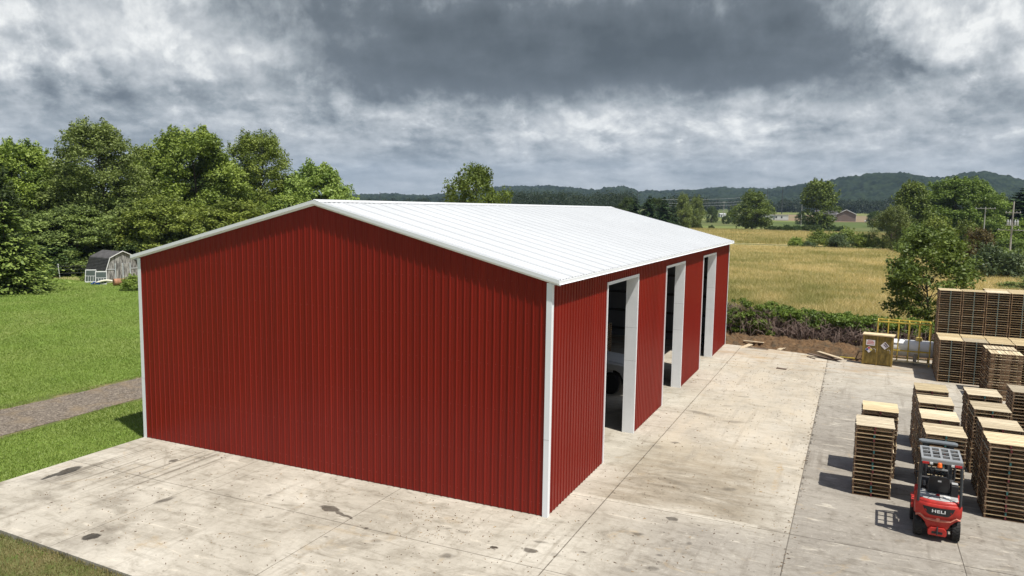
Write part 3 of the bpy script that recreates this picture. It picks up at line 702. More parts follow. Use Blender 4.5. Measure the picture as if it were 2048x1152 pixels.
# ------------------------------------------------------------------ forklift
FRED = mat('forklift_red_paint', (0.44, 0.03, 0.022), 0.42, 0.28, 5.0, spec=0.4)
FBLK = mat('forklift_black_plastic', (0.016, 0.016, 0.018), 0.5, 0.15, 6.0)
FSTEEL = mat('forklift_dark_steel', (0.04, 0.045, 0.05), 0.45, 0.2, 6.0)
FGREY = mat('forklift_grey_cover', (0.40, 0.40, 0.39), 0.5, 0.12, 8.0)
FSILV = mat('forklift_guard_grey', (0.25, 0.26, 0.265), 0.4, 0.08, 3.0)
RUBBER = mat('tyre_rubber', (0.025, 0.024, 0.023), 0.85, 0.3, 8.0)
FTEXT = mat('white_lettering', (0.78, 0.78, 0.78), 0.5, 0.02)
FEDGE = mat('red_sunlit_edge', (0.62, 0.24, 0.17), 0.5, 0.2, 14.0)  # paler red with the sun highlight put into the colour
ORANGE = mat('orange_beacon_lens', (0.75, 0.14, 0.02), 0.25, 0.05)
LAMPR = mat('red_lamp_lens', (0.45, 0.02, 0.02), 0.25, 0.05)
LAMPW = mat('clear_lamp_lens', (0.7, 0.7, 0.68), 0.2, 0.05)
def forklift():
    root = empty('forklift', (9.40, 3.0, 0), rad(-1.5), 'red and black forklift with grey overhead guard parked beside pallet stacks, rear end facing camera', 'forklift')
    def rear(x, k=0.16): return k*(abs(x)/0.5)**2.4*0.9
    XS = np.linspace(-1, 1, 17)
    def ring(z, w, off, depth):
        r = [(x*w, off+rear(x*0.5), z) for x in XS]
        return r + [(w, depth, z), (-w, depth, z)]
    cw = MB()
    cw.loft([ring(0.60, .475, .075, .75), ring(0.625, .50, .055, .8), ring(0.66, .517, .03, .85), ring(0.71, .52, .0, .85), ring(0.92, .52, .0, .85), ring(0.965, .515, .012, .85), ring(0.985, .505, .03, .85)])
    body = cw.build('counterweight', FRED, root, 30, 0.012)
    # lower V of the counterweight between the wheels
    lo = MB()
    def ring2(z, w, off): return [(x*w, off+0.3*rear(x*0.5), z) for x in XS]+[(w*.9, .55, z), (-w*.9, .55, z)]
    lo.loft([ring2(0.30, .20, .11), ring2(0.34, .235, .085), ring2(0.46, .29, .075), ring2(0.55, .37, .075), ring2(0.615, .47, .07)])
    lo.build('counterweight_skirt', FRED, root, 30, 0.008)
    hk = MB()
    hk.prism([(-.19, .16), (.19, .16), (.21, .20), (.21, .29), (.15, .37), (-.15, .37), (-.21, .29), (-.21, .20)], 'y', .035, .2)
    h = hk.build('tow_hitch', FRED, root, bevel=0.012)
    MB().box(-.12, .12, .028, .04, .215, .275).build('hitch_slot', FBLK, h)
    MB().tube([(0, .02, .20), (0, .02, .40)], .018, 10).build('hitch_pin', FSTEEL, h)
    # raised edge under the name panel, sun catching it painted as paler red
    ed = MB()
    for a, b in (((-.50, .60), (-.40, .66)), ((-.40, .66), (-.28, .565)), ((-.28, .565), (0, .545)), ((0, .545), (.28, .565)), ((.28, .565), (.40, .66)), ((.40, .66), (.50, .60))):
        n = 6
        for i in range(n):
            x0, z0 = a[0]+(b[0]-a[0])*i/n, a[1]+(b[1]-a[1])*i/n; x1, z1 = a[0]+(b[0]-a[0])*(i+1)/n, a[1]+(b[1]-a[1])*(i+1)/n
            off = lambda z: 0.0 if z > .70 else (0.03*(.70-z)/.05 if z > .65 else .03+.045*(.65-z)/.10)
            ya, yb = off(z0)+rear(x0)-.012, off(z1)+rear(x1)-.012
            ed.add([(x0, ya, z0-.03), (x1, yb, z1-.03), (x1, yb-.026, z1+.0), (x0, ya-.026, z0+.0), (x0, ya+.02, z0+.034), (x1, yb+.02, z1+.034)], [(0, 1, 2, 3), (3, 2, 5, 4)])
    ed.build('styling_ridge', FEDGE, body, fix=True)
    # black name panel follows the curved rear
    pn = MB(); top, bot = .905, .70
    outline = [(-.36, .905), (.36, .905), (.33, .81), (.22, .70), (-.22, .70), (-.33, .81)]
    nx = 18; vs = []; fs = []
    for i in range(nx+1):
        x = -.36+.72*i/nx; ax = abs(x)
        zb = .70 if ax < .22 else (.70+(ax-.22)/.11*.11 if ax < .33 else .81+(ax-.33)/.03*.095)
        y = rear(x)-.007; vs += [(x, y, zb), (x, y, .905)]
    for i in range(nx): fs.append((2*i, 2*i+2, 2*i+3, 2*i+1))
    pn.add(vs, fs); panel = pn.build('name_panel', FBLK, body, fix=False)
    cu = bpy.data.curves.new('lettering', 'FONT'); cu.body = 'HELI'; cu.size = 0.112; cu.align_x = 'CENTER'; cu.extrude = 0.001; cu.offset = 0.003; cu.space_character = 1.12
    to = bpy.data.objects.new('lettering', cu); COL.objects.link(to)
    bpy.context.view_layer.update()
    me = bpy.data.meshes.new_from_object(to.evaluated_get(bpy.context.evaluated_depsgraph_get())); bpy.data.objects.remove(to)
    for v in me.vertices:
        x = v.co.x*1.30; z = v.co.y*0.95; v.co = (x, rear(x)-.010-v.co.z, .775+z)
    me.materials.clear(); me.materials.append(FTEXT); link('lettering', me, panel)
    for sx in (-1, 1):
        b = MB()
        for k in range(3): b.box(sx*.275-.035+k*.016, sx*.275-.024+k*.016, rear(.275)-.0105, rear(.275)-.007, .80-.012*k, .835-.012*k)
        b.build('red_badge', LAMPR, panel)
    # emblem boss in the middle of the ridge
    MB().lathe([(0.045, 0), (0.045, .02), (0.02, .035)], 16, Matrix.Translation((0, .075, .585)) @ Matrix.Rotation(rad(90), 4, 'X')).build('emblem_boss', FEDGE, body)
    # red band and grey battery cover on top
    bd = MB(); bd.loft([ring(0.986, .505, .03, .8), ring(1.03, .50, .045, .8), ring(1.055, .47, .07, .8)]); bd.build('hood_band', FRED, root, 30, 0.008)
    cv = MB(); cv.loft([ring(1.056, .44, .10, .80), ring(1.075, .43, .115, .8)]); c = cv.build('battery_cover', FGREY, root, 30, 0.005)
    g = MB()
    for a, b in (((-.25, .14), (-.12, .42)), ((.02, .12), (.02, .42)), ((.26, .14), (.15, .42)), ((-.38, .32), (.38, .30))): g.bar((*a, 1.0765), (*b, 1.0765), .012, .004)
    g.build('cover_seams', FBLK, c)
    MB().box(-.05, .03, .40, .47, 1.076, 1.115).build('plug', LAMPR, root, bevel=.01); MB().box(.10, .26, .30, .42, 1.076, 1.10).build('document_pouch', LAMPW, root, bevel=.008)
    # frame, floor, front body
    fr = MB(); fr.prism([(.60, .42), (1.45, .35), (1.62, .35), (1.62, .62), (1.50, .95), (1.42, .98), (1.30, .62), (.75, .62), (.75, .98), (.60, .98)], 'x', -.50, -.40); fr.prism([(.60, .42), (1.45, .35), (1.62, .35), (1.62, .62), (1.50, .95), (1.42, .98), (1.30, .62), (.75, .62), (.75, .98), (.60, .98)], 'x', .40, .50)
    fr.build('side_frame', FRED, root, bevel=.012)
    MB().box(-.40, .40, .55, 1.6, .38, .60).build('floor_plate', FBLK, root, bevel=.01)
    MB().box(-.36, .36, .56, 1.02, .60, 1.04).build('battery_box', FBLK, root, bevel=.02)
    ds = MB(); ds.prism([(1.36, .6), (1.56, .6), (1.56, 1.20), (1.44, 1.24), (1.34, 1.12)], 'x', -.40, .40); ds.build('dashboard', FBLK, root, bevel=.02)
    # seat
    st = MB(); st.prism([(.58, 1.05), (1.05, 1.05), (1.07, 1.12), (1.0, 1.17), (.62, 1.15)], 'x', -.25, .25); st.build('seat', FBLK, root, bevel=.03)
    sb = MB(); sb.loft([[(-.22, .56, 1.12), (.22, .56, 1.12), (.22, .66, 1.12), (-.22, .66, 1.12)], [(-.25, .50, 1.3), (.25, .50, 1.3), (.25, .60, 1.3), (-.25, .60, 1.3)], [(-.23, .44, 1.52), (.23, .44, 1.52), (.23, .53, 1.52), (-.23, .53, 1.52)], [(-.16, .42, 1.58), (.16, .42, 1.58), (.16, .50, 1.58), (-.16, .50, 1.58)]])
    bk = sb.build('backrest', FBLK, root, bevel=.03); MB().box(-.035, .045, .452, .458, 1.43, 1.475).build('care_label', FTEXT, bk)
    for sx in (-1, 1): MB().box(sx*.32-.04, sx*.32+.04, .62, .98, 1.22, 1.27).build('armrest', FBLK, root, bevel=.02)
    cs = MB(); cs.prism([(.50, 1.05), (.86, 1.05), (.86, 1.32), (.70, 1.40), (.50, 1.36)], 'x', .27, .44); cn = cs.build('control_console', FBLK, root, bevel=.02)
    MB().box(.285, .425, .54, .70, 1.385, 1.40).build('display', FGREY, cn, bevel=.01)
    # steering
    tor = MB(); R = Matrix.Translation((-.08, 1.18, 1.50)) @ Matrix.Rotation(rad(-38), 4, 'X')
    n = 28; tor.tube([R @ Vector((.155*math.cos(2*math.pi*k/n), .155*math.sin(2*math.pi*k/n), 0)) for k in range(n+1)], .016, 8, False)
    for a in (90, 210, 330): tor.tube([R @ Vector((0, 0, 0)), R @ Vector((.15*math.cos(rad(a)), .15*math.sin(rad(a)), 0))], .013, 6)
    sw = tor.build('steering_wheel', FBLK, root, True)
    MB().tube([R @ Vector((0, 0, 0)), (-.08, 1.42, 1.12)], .035, 10).build('steering_column', FBLK, root)
    lv = MB()
    for k in range(3): lv.tube([(.16+.05*k, 1.36, 1.18), (.15+.05*k, 1.30, 1.42)], .010, 6)
    lv.build('hydraulic_levers', FBLK, root)
    # pillars and overhead guard
    for sx in (-1, 1):
        MB().tube([(sx*.465, .12, .98), (sx*.455, .14, 1.6), (sx*.435, .20, 2.06)], .034, 8).build('rear_pillar', FSTEEL, root, 40)
        MB().tube([(sx*.40, 1.52, 1.0), (sx*.40, 1.40, 1.6), (sx*.40, 1.24, 2.06)], .032, 8).build('front_pillar', FSTEEL, root, 40)
    gd = MB(); y0, y1, z = .12, 1.26, 2.06
    ys = [y0, .30, .52, .58, .86, .92, 1.16, y1]; xs = [-.455, -.405, -.235, -.185, -.025, .025, .185, .235, .405, .455]
    for i in range(len(ys)-1):
        for j in range(len(xs)-1):
            if i % 2 == 1 and j % 2 == 1: continue
            gd.box(xs[j], xs[j+1], ys[i], ys[i+1], z, z+.05)
    go = gd.build('overhead_guard', FSILV, root)
    MB().box(-.455, .455, y0-.02, y0+.0, z-.045, z+.045).build('guard_rear_rail', FSILV, root, bevel=.006)
    for sx in (-1, 1):
        l = MB().box(sx*.36-.075, sx*.36+.075, y0-.045, y0-.021, z-.085, z-.03).build('tail_lamp', LAMPR, root, bevel=.006)
        MB().box(sx*.235-.035, sx*.235+.035, y0-.042, y0-.021, z-.085, z-.03).build('reverse_lamp', LAMPW, root, bevel=.005)
    bc = MB().lathe([(.055, 0), (.055, .03), (.05, .035), (.05, .09), (.035, .115), (.0, .12)], 18, Matrix.Translation((-.05, .06, 1.93))).build('beacon', ORANGE, root, True)
    MB().box(-.12, .02, .05, .14, 1.905, 1.93).build('beacon_bracket', FSTEEL, root)
    MB().box(-.14, .14, .10, .16, 1.84, 1.88).build('camera_bar', FSILV, root, bevel=.008)
    # mast
    for sx in (-1, 1):
        m = MB(); m.box(sx*.33-.045, sx*.33+.045, 1.68, 1.82, .12, 2.12); m.box(sx*.235-.035, sx*.235+.035, 1.72, 1.84, .12, 2.14); m.build('mast_rail', FSTEEL, root, bevel=.006)
        MB().tube([(sx*.26, 1.62, .3), (sx*.26, 1.62, 2.0)], .036, 12).build('lift_cylinder', FBLK, root, True)
        MB().tube([(sx*.12, 1.66, .4), (sx*.12, 1.66, 1.95)], .016, 8).build('hydraulic_hose', FBLK, root, True)
    MB().prism([(-.46, 1.66), (-.40, 1.62), (.40, 1.62), (.46, 1.66), (.46, 1.78), (.40, 1.86), (-.40, 1.86), (-.46, 1.78)], 'z', 2.09, 2.145).build('mast_crossbar', mat('crossbar_grey_steel', (.14, .155, .165), .4, .15, 5), root, bevel=.012)
    MB().box(-.36, .36, 1.68, 1.8, 1.3, 1.4).build('mast_crosshead', FSTEEL, root); MB().box(-.36, .36, 1.68, 1.8, .25, .37).build('mast_crosshead', FSTEEL, root)
    for sx in (-.30, .30): MB().box(sx-.04, sx+.04, 1.66, 1.74, 2.0, 2.08).build('crossbar_bracket', FSTEEL, root)
    cg = MB()
    for z_ in (.20, .55): cg.box(-.48, .48, 1.86, 1.91, z_, z_+.1)
    for k in range(6): cg.box(-.46+.17*k, -.43+.17*k, 1.86, 1.90, .2, 1.2)
    cg.box(-.48, .48, 1.86, 1.90, 1.17, 1.21); cg.build('carriage', FSTEEL, root)
    for sx in (-.25, .25):
        f = MB(); f.prism([(1.915, .06), (2.80, .04), (2.80, .055), (1.96, .10), (1.96, .66), (1.915, .66)], 'x', sx-.05, sx+.05); f.build('fork', FSTEEL, root, bevel=.004)
    # wheels
    def wheel(x, y, r, w, name='wheel'):
        M = Matrix.Translation((x, y, r)) @ Matrix.Rotation(rad(90), 4, 'Y')
        t = MB(); t.lathe([(r*.58, -w/2), (r*.93, -w/2), (r*.97, -w*.42), (r*.97, w*.42), (r*.93, w/2), (r*.58, w/2)], 30, M)
        for k in range(22):
            for s in (-1, 1):
                a = 2*math.pi*(k+(.5 if s > 0 else 0))/22
                B = M @ Matrix.Rotation(a, 4, 'Z') @ Matrix.Translation((r*.965, 0, s*w*.25)) @ Matrix.Rotation(s*.35, 4, 'X')
                t.box(-.01, r*.04, -.018, .018, -w*.25, w*.25, M=B)
        wo = t.build(name, RUBBER, root)
        rm = MB(); rm.lathe([(r*.12, -w*.30), (r*.3, -w*.30), (r*.45, -w*.40), (r*.60, -w*.47), (r*.60, w*.47), (r*.45, w*.40), (r*.3, w*.3), (r*.12, w*.3)], 24, M); rm.build('rim', FRED, wo)
    for sx in (-1, 1):
        wheel(sx*.425, .40, .28, .18); wheel(sx*.46, 1.42, .30, .2)
        MB().box(sx*.30-.10, sx*.30+.10, .34, .50, .22, .34).build('steer_axle', FSTEEL, root)
        fd = MB(); fd.prism([(1.08, .44), (1.14, .62), (1.30, .70), (1.54, .70), (1.70, .60), (1.72, .55), (1.54, .66), (1.30, .66), (1.18, .58), (1.11, .44)], 'x', sx*.46-.11, sx*.46+.11); fd.build('mudguard', FRED, root)
    MB().box(-.34, .34, .45, .6, .22, .5).build('axle_housing', FBLK, root)
    return root
forklift()

# ------------------------------------------------------------------ cabinet, tank and cage
YEL = mat('faded_yellow_steel', (0.50, 0.37, 0.06), 0.55, 0.35, 5.0, bump=0.1)
PLY = mat('mustard_stained_wood', (0.27, 0.185, 0.042), 0.65, 0.5, 2.6, bump=0.2, stretch=(3, 3, 0.8))
PLYD = mat('grimy_mustard_door', (0.165, 0.118, 0.028), 0.7, 0.6, 2.2, bump=0.2, stretch=(3, 3, 1.0))
PALEB = mat('pale_board', (0.66, 0.53, 0.33), 0.7, 0.15, 4, stretch=(1, 5, 5))
STK = mat('white_sticker', (0.75, 0.72, 0.74), 0.5, 0.05)
INK = mat('dark_print', (0.10, 0.07, 0.09), 0.6, 0.1)
BLUE = mat('blue_print', (0.06, 0.10, 0.32), 0.6, 0.1); REDP = mat('red_print', (0.5, 0.08, 0.07), 0.6, 0.1)
cb = empty('storage_cabinet', (7.72, 26.92, 0), rad(-7), 'mustard yellow two door cabinet with hazard stickers under a pale board top', 'cabinet')
CWD, CDP, CHT = 1.50, 0.62, 1.62
MB().box(0.03, CWD-.03, .03, CDP, 0.04, CHT).build('carcass', PLY, cb)
MB().box(-.03, CWD+.03, -.035, CDP+.12, CHT+.002, CHT+.06).build('top_board', PALEB, cb)
for x0, x1 in ((.0, .10), (CWD-.10, CWD), (.69, .76)): MB().box(x0, x1, -.004, .032, 0, CHT-.002).build('frame_post', PLY, cb, bevel=.004)
for x0, x1 in ((.105, .685), (.765, CWD-.105)):
    d = MB().box(x0, x1, .002, .028, .06, CHT-.03).build('door', PLYD, cb, bevel=.004)
    hx = x1-.08
    MB().tube([(hx-.10, -.005, .88), (hx, -.03, .92), (hx+.05, -.03, .86), (hx+.05, -.005, .72)], .014, 8).build('handle', mat('tarnished_metal', (.45, .43, .40), .45, .2, 9, metal=.5), d)
def sticker(x, z, w, h, rz, lines, parts=()):
    M = Matrix.Translation((x, 0, z)) @ Matrix.Rotation(rz, 4, 'Y')
    s = MB().box(-w/2, w/2, -.0055, -.001, -h/2, h/2, M=M).build('sticker', STK, cb)
    if lines:
        t = MB()
        for k, (ln, zc) in enumerate(lines):
            t.box(-ln*w/2, ln*w/2, -.0085, -.006, zc*h-.018, zc*h+.018, M=M)
        t.build('print', REDP if not parts else INK, s)
    for m, (a, b, c, d_) in parts: MB().box(a*w, b*w, -.0092, -.006, c*h, d_*h, M=M).build('print', m, s)
sticker(.39, 1.22, .44, .30, 0, [(.6, .3), (.8, .05), (.8, -.22)])
sticker(.33, .84, .26, .26, rad(45), [], [(BLUE, (-.46, -.03, -.46, -.03)), (REDP, (-.46, -.03, .03, .46)), (mat('yellow_print', (.6, .5, .08), .6), (.03, .46, .03, .46)), (INK, (-.30, -.18, -.35, -.12))])
sticker(1.10, 1.12, .30, .30, rad(45), [], [(INK, (-.40, .10, .20, .42)), (INK, (-.30, .40, -.08, .08)), (INK, (.12, .42, .14, .40))])
cg = empty('tank_cage', (8.40, 27.77, 0), rad(-1.7), 'yellow painted steel cage of upright bars guarding the white gas tank', 'tank cage')
CL, CDE, CH = 2.66, 1.15, 2.30
for y, z in ((0, CH), (CDE, CH), (0, .78), (CDE, .78), (0, .18), (CDE, .18)):
    MB().box(0, CL, y-.035, y+.035, z-.035, z+.035).build('rail', YEL if z > .3 else mat('chipped_cream_steel', (.55, .50, .33), .6, .3, 6), cg, bevel=.005)
for k in range(6):
    x = .04+(CL-.08)*k/5
    MB().box(x-.03, x+.03, -.028, .028, .18, CH-.036).build('bar', YEL, cg, bevel=.004)
    MB().box(x-.025, x+.025, CDE-.025, CDE+.025, .18, CH-.036).build('bar', YEL, cg)
    MB().box(x-.02, x+.02, .036, CDE-.036, CH-.025, CH+.02).build('cross_bar', YEL, cg)
for x in (.04, CL-.04):
    for y in (0, CDE): MB().box(x-.04, x+.04, y-.04, y+.04, 0, .144).build('foot', YEL, cg)
tk = empty('gas_tank', (8.30, 28.36, 0), rad(-1.7), 'white horizontal gas tank with yellow dome cap lying inside the yellow cage', 'gas tank')
TW = mat('white_tank_paint', (0.74, 0.75, 0.76), 0.4, 0.05, 3)
TR, TL = .46, 3.5
prof = [(0.0, -.22), (TR*.5, -.19), (TR*.85, -.09), (TR, .0), (TR, TL), (TR*.85, TL+.09), (TR*.5, TL+.19), (0.0, TL+.22)]
MB().lathe(prof, 32, Matrix.Translation((0, 0, .86)) @ Matrix.Rotation(rad(90), 4, 'Y')).build('tank_shell', TW, tk, 40)
MB().lathe([(.16, 0), (.17, .12), (.15, .18), (.08, .21), (0, .22)], 24, Matrix.Translation((2.22, 0, .86+TR-.02))).build('dome_cap', mat('pale_yellow_cap', (.62, .47, .13), .5, .1), tk, 40)
for x in (.6, 1.5): MB().tube([(x, -.1, .86+TR-.01), (x, -.1, .86+TR+.07)], .022, 10).build('valve', mat('tarnished_metal', (.45, .43, .40)), tk)
for x in (.4, 2.0): MB().prism([(-.42, 0), (.42, 0), (.42, .62), (.30, .53), (0, .42), (-.30, .53), (-.42, .62)], 'x', x, x+.15).build('saddle', mat('tank_saddle_concrete', (.3, .28, .25), .8, .2, 6), tk)

# ------------------------------------------------------------------ foliage
def unit(v): return v/np.maximum(np.linalg.norm(v, axis=-1, keepdims=True), 1e-9)
def leaves(rng, centres, radii, n, size, up=0.35, tone_c=None, shell=0.55, droop=0.0):
    # n leaf sprays gathered in clumps; each spray is one small rhombic face
    w = (radii[:, 0]*radii[:, 1]*radii[:, 2])**(2/3.); w = w/w.sum()
    ci = rng.choice(len(centres), n, p=w)
    d = unit(rng.normal(size=(n, 3))); r = rng.rand(n, 1)**shell
    off = d*r*radii[ci]; pos = centres[ci]+off
    nrm = unit(d*0.7+rng.normal(size=(n, 3))*0.75+np.array([0, 0, up]))
    t = unit(np.cross(nrm, rng.normal(size=(n, 3)))); t[:, 2] -= droop; t = unit(t); b = unit(np.cross(nrm, t))
    s = size*(0.55+0.9*rng.rand(n, 1))
    V = np.stack([pos-t*s*.5, pos+b*s*.30-t*s*.05, pos+t*s*.5, pos-b*s*.30-t*s*.05], 1).reshape(-1, 3)
    tc = tone_c if tone_c is not None else rng.rand(len(centres))
    tone = np.clip(0.6*tc[ci]+0.4*rng.rand(n)+0.0, 0, 1)
    return V, tone
def envelope(kind_, H, R, zb, rng, n, rmin=0.55):
    # clump centres inside an uneven crown outline
    out = []; ph = rng.rand(8)*6.28; lob = rng.rand(3)
    k = 0
    while len(out) < n and k < 20000:
        k += 1
        t = rng.rand()**0.85; z = zb+(H-zb)*t; a = rng.rand()*6.283
        if kind_ == 'broad': pr = math.sin(math.pi*min(1, (t*0.86+0.10)))**0.62
        elif kind_ == 'tall': pr = (math.sin(math.pi*min(1, t*0.84+0.14))**0.55)*(0.80+0.2*t)
        elif kind_ == 'vase': pr = 0.45+0.55*math.sin(math.pi*min(1, t*0.72+0.08)) if t < .8 else 1.0*(1-t)*3.2+.2
        elif kind_ == 'round': pr = math.sqrt(max(0.02, 1-(2*t-0.85)**2*0.8)) if t < .95 else .3
        elif kind_ == 'cone': pr = 1.02-t*0.97
        elif kind_ == 'dome': pr = math.sqrt(max(0.0, 1-t*t))
        else: pr = 1.0
        ir = 1+0.20*math.sin(a*2+ph[0]+t*3)+0.14*math.sin(a*3+ph[1]-t*5)+0.10*math.sin(a*5+ph[2]+t*9)
        rr = R*pr*ir*(rmin+(1-rmin)*rng.rand()**0.5)*0.88
        out.append((rr*math.cos(a), rr*math.sin(a), z))
    return np.array(out)
BARK = mat('grey_brown_bark', (0.10, 0.078, 0.058), 0.9, 0.3, 4.0, bump=0.5, bscale=14, stretch=(2, 2, 0.5))
BARKP = mat('pale_bark', (0.22, 0.19, 0.15), 0.9, 0.3, 4.0)
L_OAK = leaf_mat('leaf_mid_green', (0.078, 0.124, 0.023), (0.331, 0.411, 0.081))
L_OLIVE = leaf_mat('leaf_olive', (0.074, 0.103, 0.031), (0.282, 0.346, 0.100))
L_LIME = leaf_mat('leaf_fresh_lime', (0.108, 0.171, 0.031), (0.333, 0.408, 0.106))
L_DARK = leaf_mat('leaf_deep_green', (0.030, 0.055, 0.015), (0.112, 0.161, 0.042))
L_PINE = leaf_mat('needle_green', (0.020, 0.048, 0.018), (0.062, 0.105, 0.030), 0.1)
L_SPRUCE = leaf_mat('needle_yellow_green', (0.063, 0.113, 0.023), (0.319, 0.409, 0.099), 0.2)
L_YOUNG = leaf_mat('leaf_young_green', (0.055, 0.085, 0.016), (0.185, 0.23, 0.05))
L_BROWN = leaf_mat('leaf_rusty_tips', (0.13, 0.085, 0.035), (0.15, 0.15, 0.045))
L_SAGE = leaf_mat('leaf_grey_sage', (0.077, 0.111, 0.048), (0.152, 0.199, 0.098))
L_YELL = leaf_mat('leaf_yellow_green', (0.064, 0.099, 0.018), (0.225, 0.295, 0.065))
def trunk_mesh(rng, H, r, tips, lean=0.04, zb=0.2, nl=14, forks=1):
    mb = MB(); stems = []
    for f in range(forks):
        a = rng.rand()*6.28; ln = lean if forks == 1 else .16; x0 = (rng.rand()-.5)*r*2*(forks > 1); p = []
        for i in range(7):
            t = i/6.; p.append((x0+math.cos(a)*ln*H*t**1.2+0.02*H*math.sin(t*5+a), math.sin(a)*ln*H*t**1.2+0.015*H*math.cos(t*4+a), H*0.86*t))
        rr = [r*(1.5 if i == 0 else 1)*(1-0.88*i/6.)/math.sqrt(forks) for i in range(7)]
        mb.tube(p, rr, 8); stems.append(p)
    idx = rng.permutation(len(tips))[:nl]
    for i in idx:
        tip = tips[i]; st = stems[rng.randint(len(stems))]
        zt = max(zb*H, tip[2]-0.45*math.hypot(tip[0], tip[1])-0.05*H); zt = min(zt, H*.8); f = zt/(H*.86)*6; j = int(min(5, f)); q = np.array(st[j])*(1-(f-j))+np.array(st[j+1])*(f-j)
        m = (q+tip)/2+np.array([0, 0, 0.03*H]); r0 = r*(1-0.85*zt/H)*.5
        mb.tube([q, m, tip], [r0, r0*.6, r0*.22], 5)
    return mb
def crown_obj(name, V, tone, m): return np_mesh(name, V, 4, m, tone)
TREEP = {}
def tree_proto(key, form, H, R, zb, ncl, clr, nleaf, size, m, seed, r=.22, bark=None, up=.35, nl=16, forks=1, rmin=.5, flat=.75, shell=.5, droop=0.0):
    rng = np.random.RandomState(seed); C = envelope(form, H*0.97, R, zb, rng, ncl, rmin)
    rr = clr*(0.65+0.8*rng.rand(len(C), 1)); Rd = np.concatenate([rr*1.1, rr*1.1, rr*flat], 1)
    tips = C.copy()
    V, t = leaves(rng, C, Rd, nleaf, size, up, None, shell, droop)
    # loose sprays that break the outline
    far_ = C[(np.hypot(C[:, 0], C[:, 1]) > .5*R) | (C[:, 2] > zb+.7*(H-zb))]
    if len(far_):
        out = far_ + unit(far_-np.array([0, 0, (H+zb)/2]))*clr*(.7+.6*rng.rand(len(far_), 1)); rs = np.tile(np.array([clr*.30, clr*.30, clr*.62]), (len(out), 1))
        V2, t2 = leaves(rng, out, rs, max(4, nleaf//9), size*.9, up); V = np.concatenate([V, V2]); t = np.concatenate([t, t2])
    TREEP[key] = (crown_obj('crown', V, t, m), trunk_mesh(rng, H, r, tips, zb=zb/H*.9, nl=nl, forks=forks).mesh('trunk', bark or BARK), H, R)
def tree(key, name, loc, h, w, rz, label, cat='tree', group=None, leaf=None):
    cm, tm, H, R = TREEP[key]
    o = empty(name, loc, rz, label, cat, group); o.scale = (w/(2*R), w/(2*R), h/H)
    c = link('crown', cm, o); link('trunk', tm, o)
    if leaf is not None:
        c.material_slots[0].link = 'OBJECT'; c.material_slots[0].material = leaf
    return o
tree_proto('broad', 'broad', 18, 6.5, 1.5, 300, 1.08, 56000, .33, L_OAK, 11, .28, rmin=.3)
tree_proto('broad2', 'broad', 18, 6.0, 1.0, 300, 1.02, 54000, .32, L_OAK, 23, .26, rmin=.3)
tree_proto('lacy', 'tall', 20, 6.0, 1.5, 340, 1.0, 56000, .25, m=L_OLIVE, seed=31, r=.30, up=.2, shell=.6, nl=40, rmin=.25)
tree_proto('round', 'round', 12, 5.0, .6, 220, .80, 38000, .28, L_LIME, 43, .22)
tree_proto('vase', 'vase', 13, 3.8, 3.0, 100, .66, 12000, .27, L_YELL, 51, .16, up=.1, nl=34, flat=1.6, shell=.6)
tree_proto('young', 'round', 8.4, 3.2, 1.4, 170, .52, 15000, .21, L_YELL, 61, .085, nl=50, rmin=.35, shell=.6, droop=.35)
tree_proto('willow', 'round', 10, 5.0, .4, 110, .95, 16000, .30, L_OAK, 71, .2, nl=20, flat=1.1, droop=.3)
tree_proto('small', 'broad', 16, 7.0, 1.2, 110, 1.75, 15000, .58, L_OAK, 81, .32, forks=3, rmin=.3)
tree_proto('smalltall', 'tall', 20, 6.0, 1.0, 110, 1.7, 15000, .58, L_OAK, 91, .32, forks=2, rmin=.3)
tree_proto('shrub', 'dome', 3.0, 2.2, .1, 40, .62, 5000, .24, L_OAK, 101, .05, nl=10, forks=3)
tree_proto('bigshrub', 'dome', 5.0, 3.4, .1, 60, .85, 9000, .27, L_DARK, 111, .08, nl=10, forks=3)
def conifer_proto(key, H, R, nl, nper, size, m, seed, bark=None):
    rng = np.random.RandomState(seed); V = []; T = []; mb = MB()
    mb.tube([(0, 0, 0), (0, 0, H*.5), (0, 0, H*.98)], [H*.018, H*.011, .02], 8)
    k = 0; z = .05*H
    while z < H*.97:
        t = z/H; Rl = R*(1.0-t)**.8*(.8+.35*rng.rand())
        nb = 5+int(5*(1-t))
        for b in range(nb):
            a = 6.283*b/nb+k*.9+rng.rand()*.4; L_ = Rl*(.75+.4*rng.rand()); dz = -.18*L_ if t < .6 else .1*L_
            n = max(6, int(nper*(L_/R))); s = rng.rand(n)**.7
            pos = np.stack([np.cos(a)*L_*s, np.sin(a)*L_*s, z+dz*s+.10*L_*s*s], 1)+rng.normal(size=(n, 3))*np.stack([.13*L_*np.ones(n)*(.3+s)*.8]*2+[.05*L_*np.ones(n)], 1)
            d = unit(np.array([math.cos(a), math.sin(a), -.25])+rng.normal(size=(n, 3))*.35); bb = unit(np.cross(d, np.array([0, 0, 1.0])+rng.normal(size=(n, 3))*.3)); sz = size*(.6+.8*rng.rand(n, 1))
            V.append(np.stack([pos-d*sz*.5, pos+bb*sz*.28, pos+d*sz*.5, pos-bb*sz*.28], 1).reshape(-1, 3)); T.append(np.clip(.25*rng.rand()+.75*s*rng.rand(n)**.6, 0, 1))
            mb.tube([(0, 0, z), (math.cos(a)*L_*.8, math.sin(a)*L_*.8, z+dz*.8)], [.02*H*(1-t)*.25+.006, .006], 4)
        z += H/nl*(.7+.6*rng.rand()); k += 1
    TREEP[key] = (crown_obj('crown', np.concatenate(V), np.concatenate(T), m), mb.mesh('trunk', bark or BARK), H, R)
conifer_proto('spruce', 9, 3.6, 24, 190, .30, L_SPRUCE, 5)
conifer_proto('pine', 18, 6.5, 24, 150, .85, L_PINE, 6)

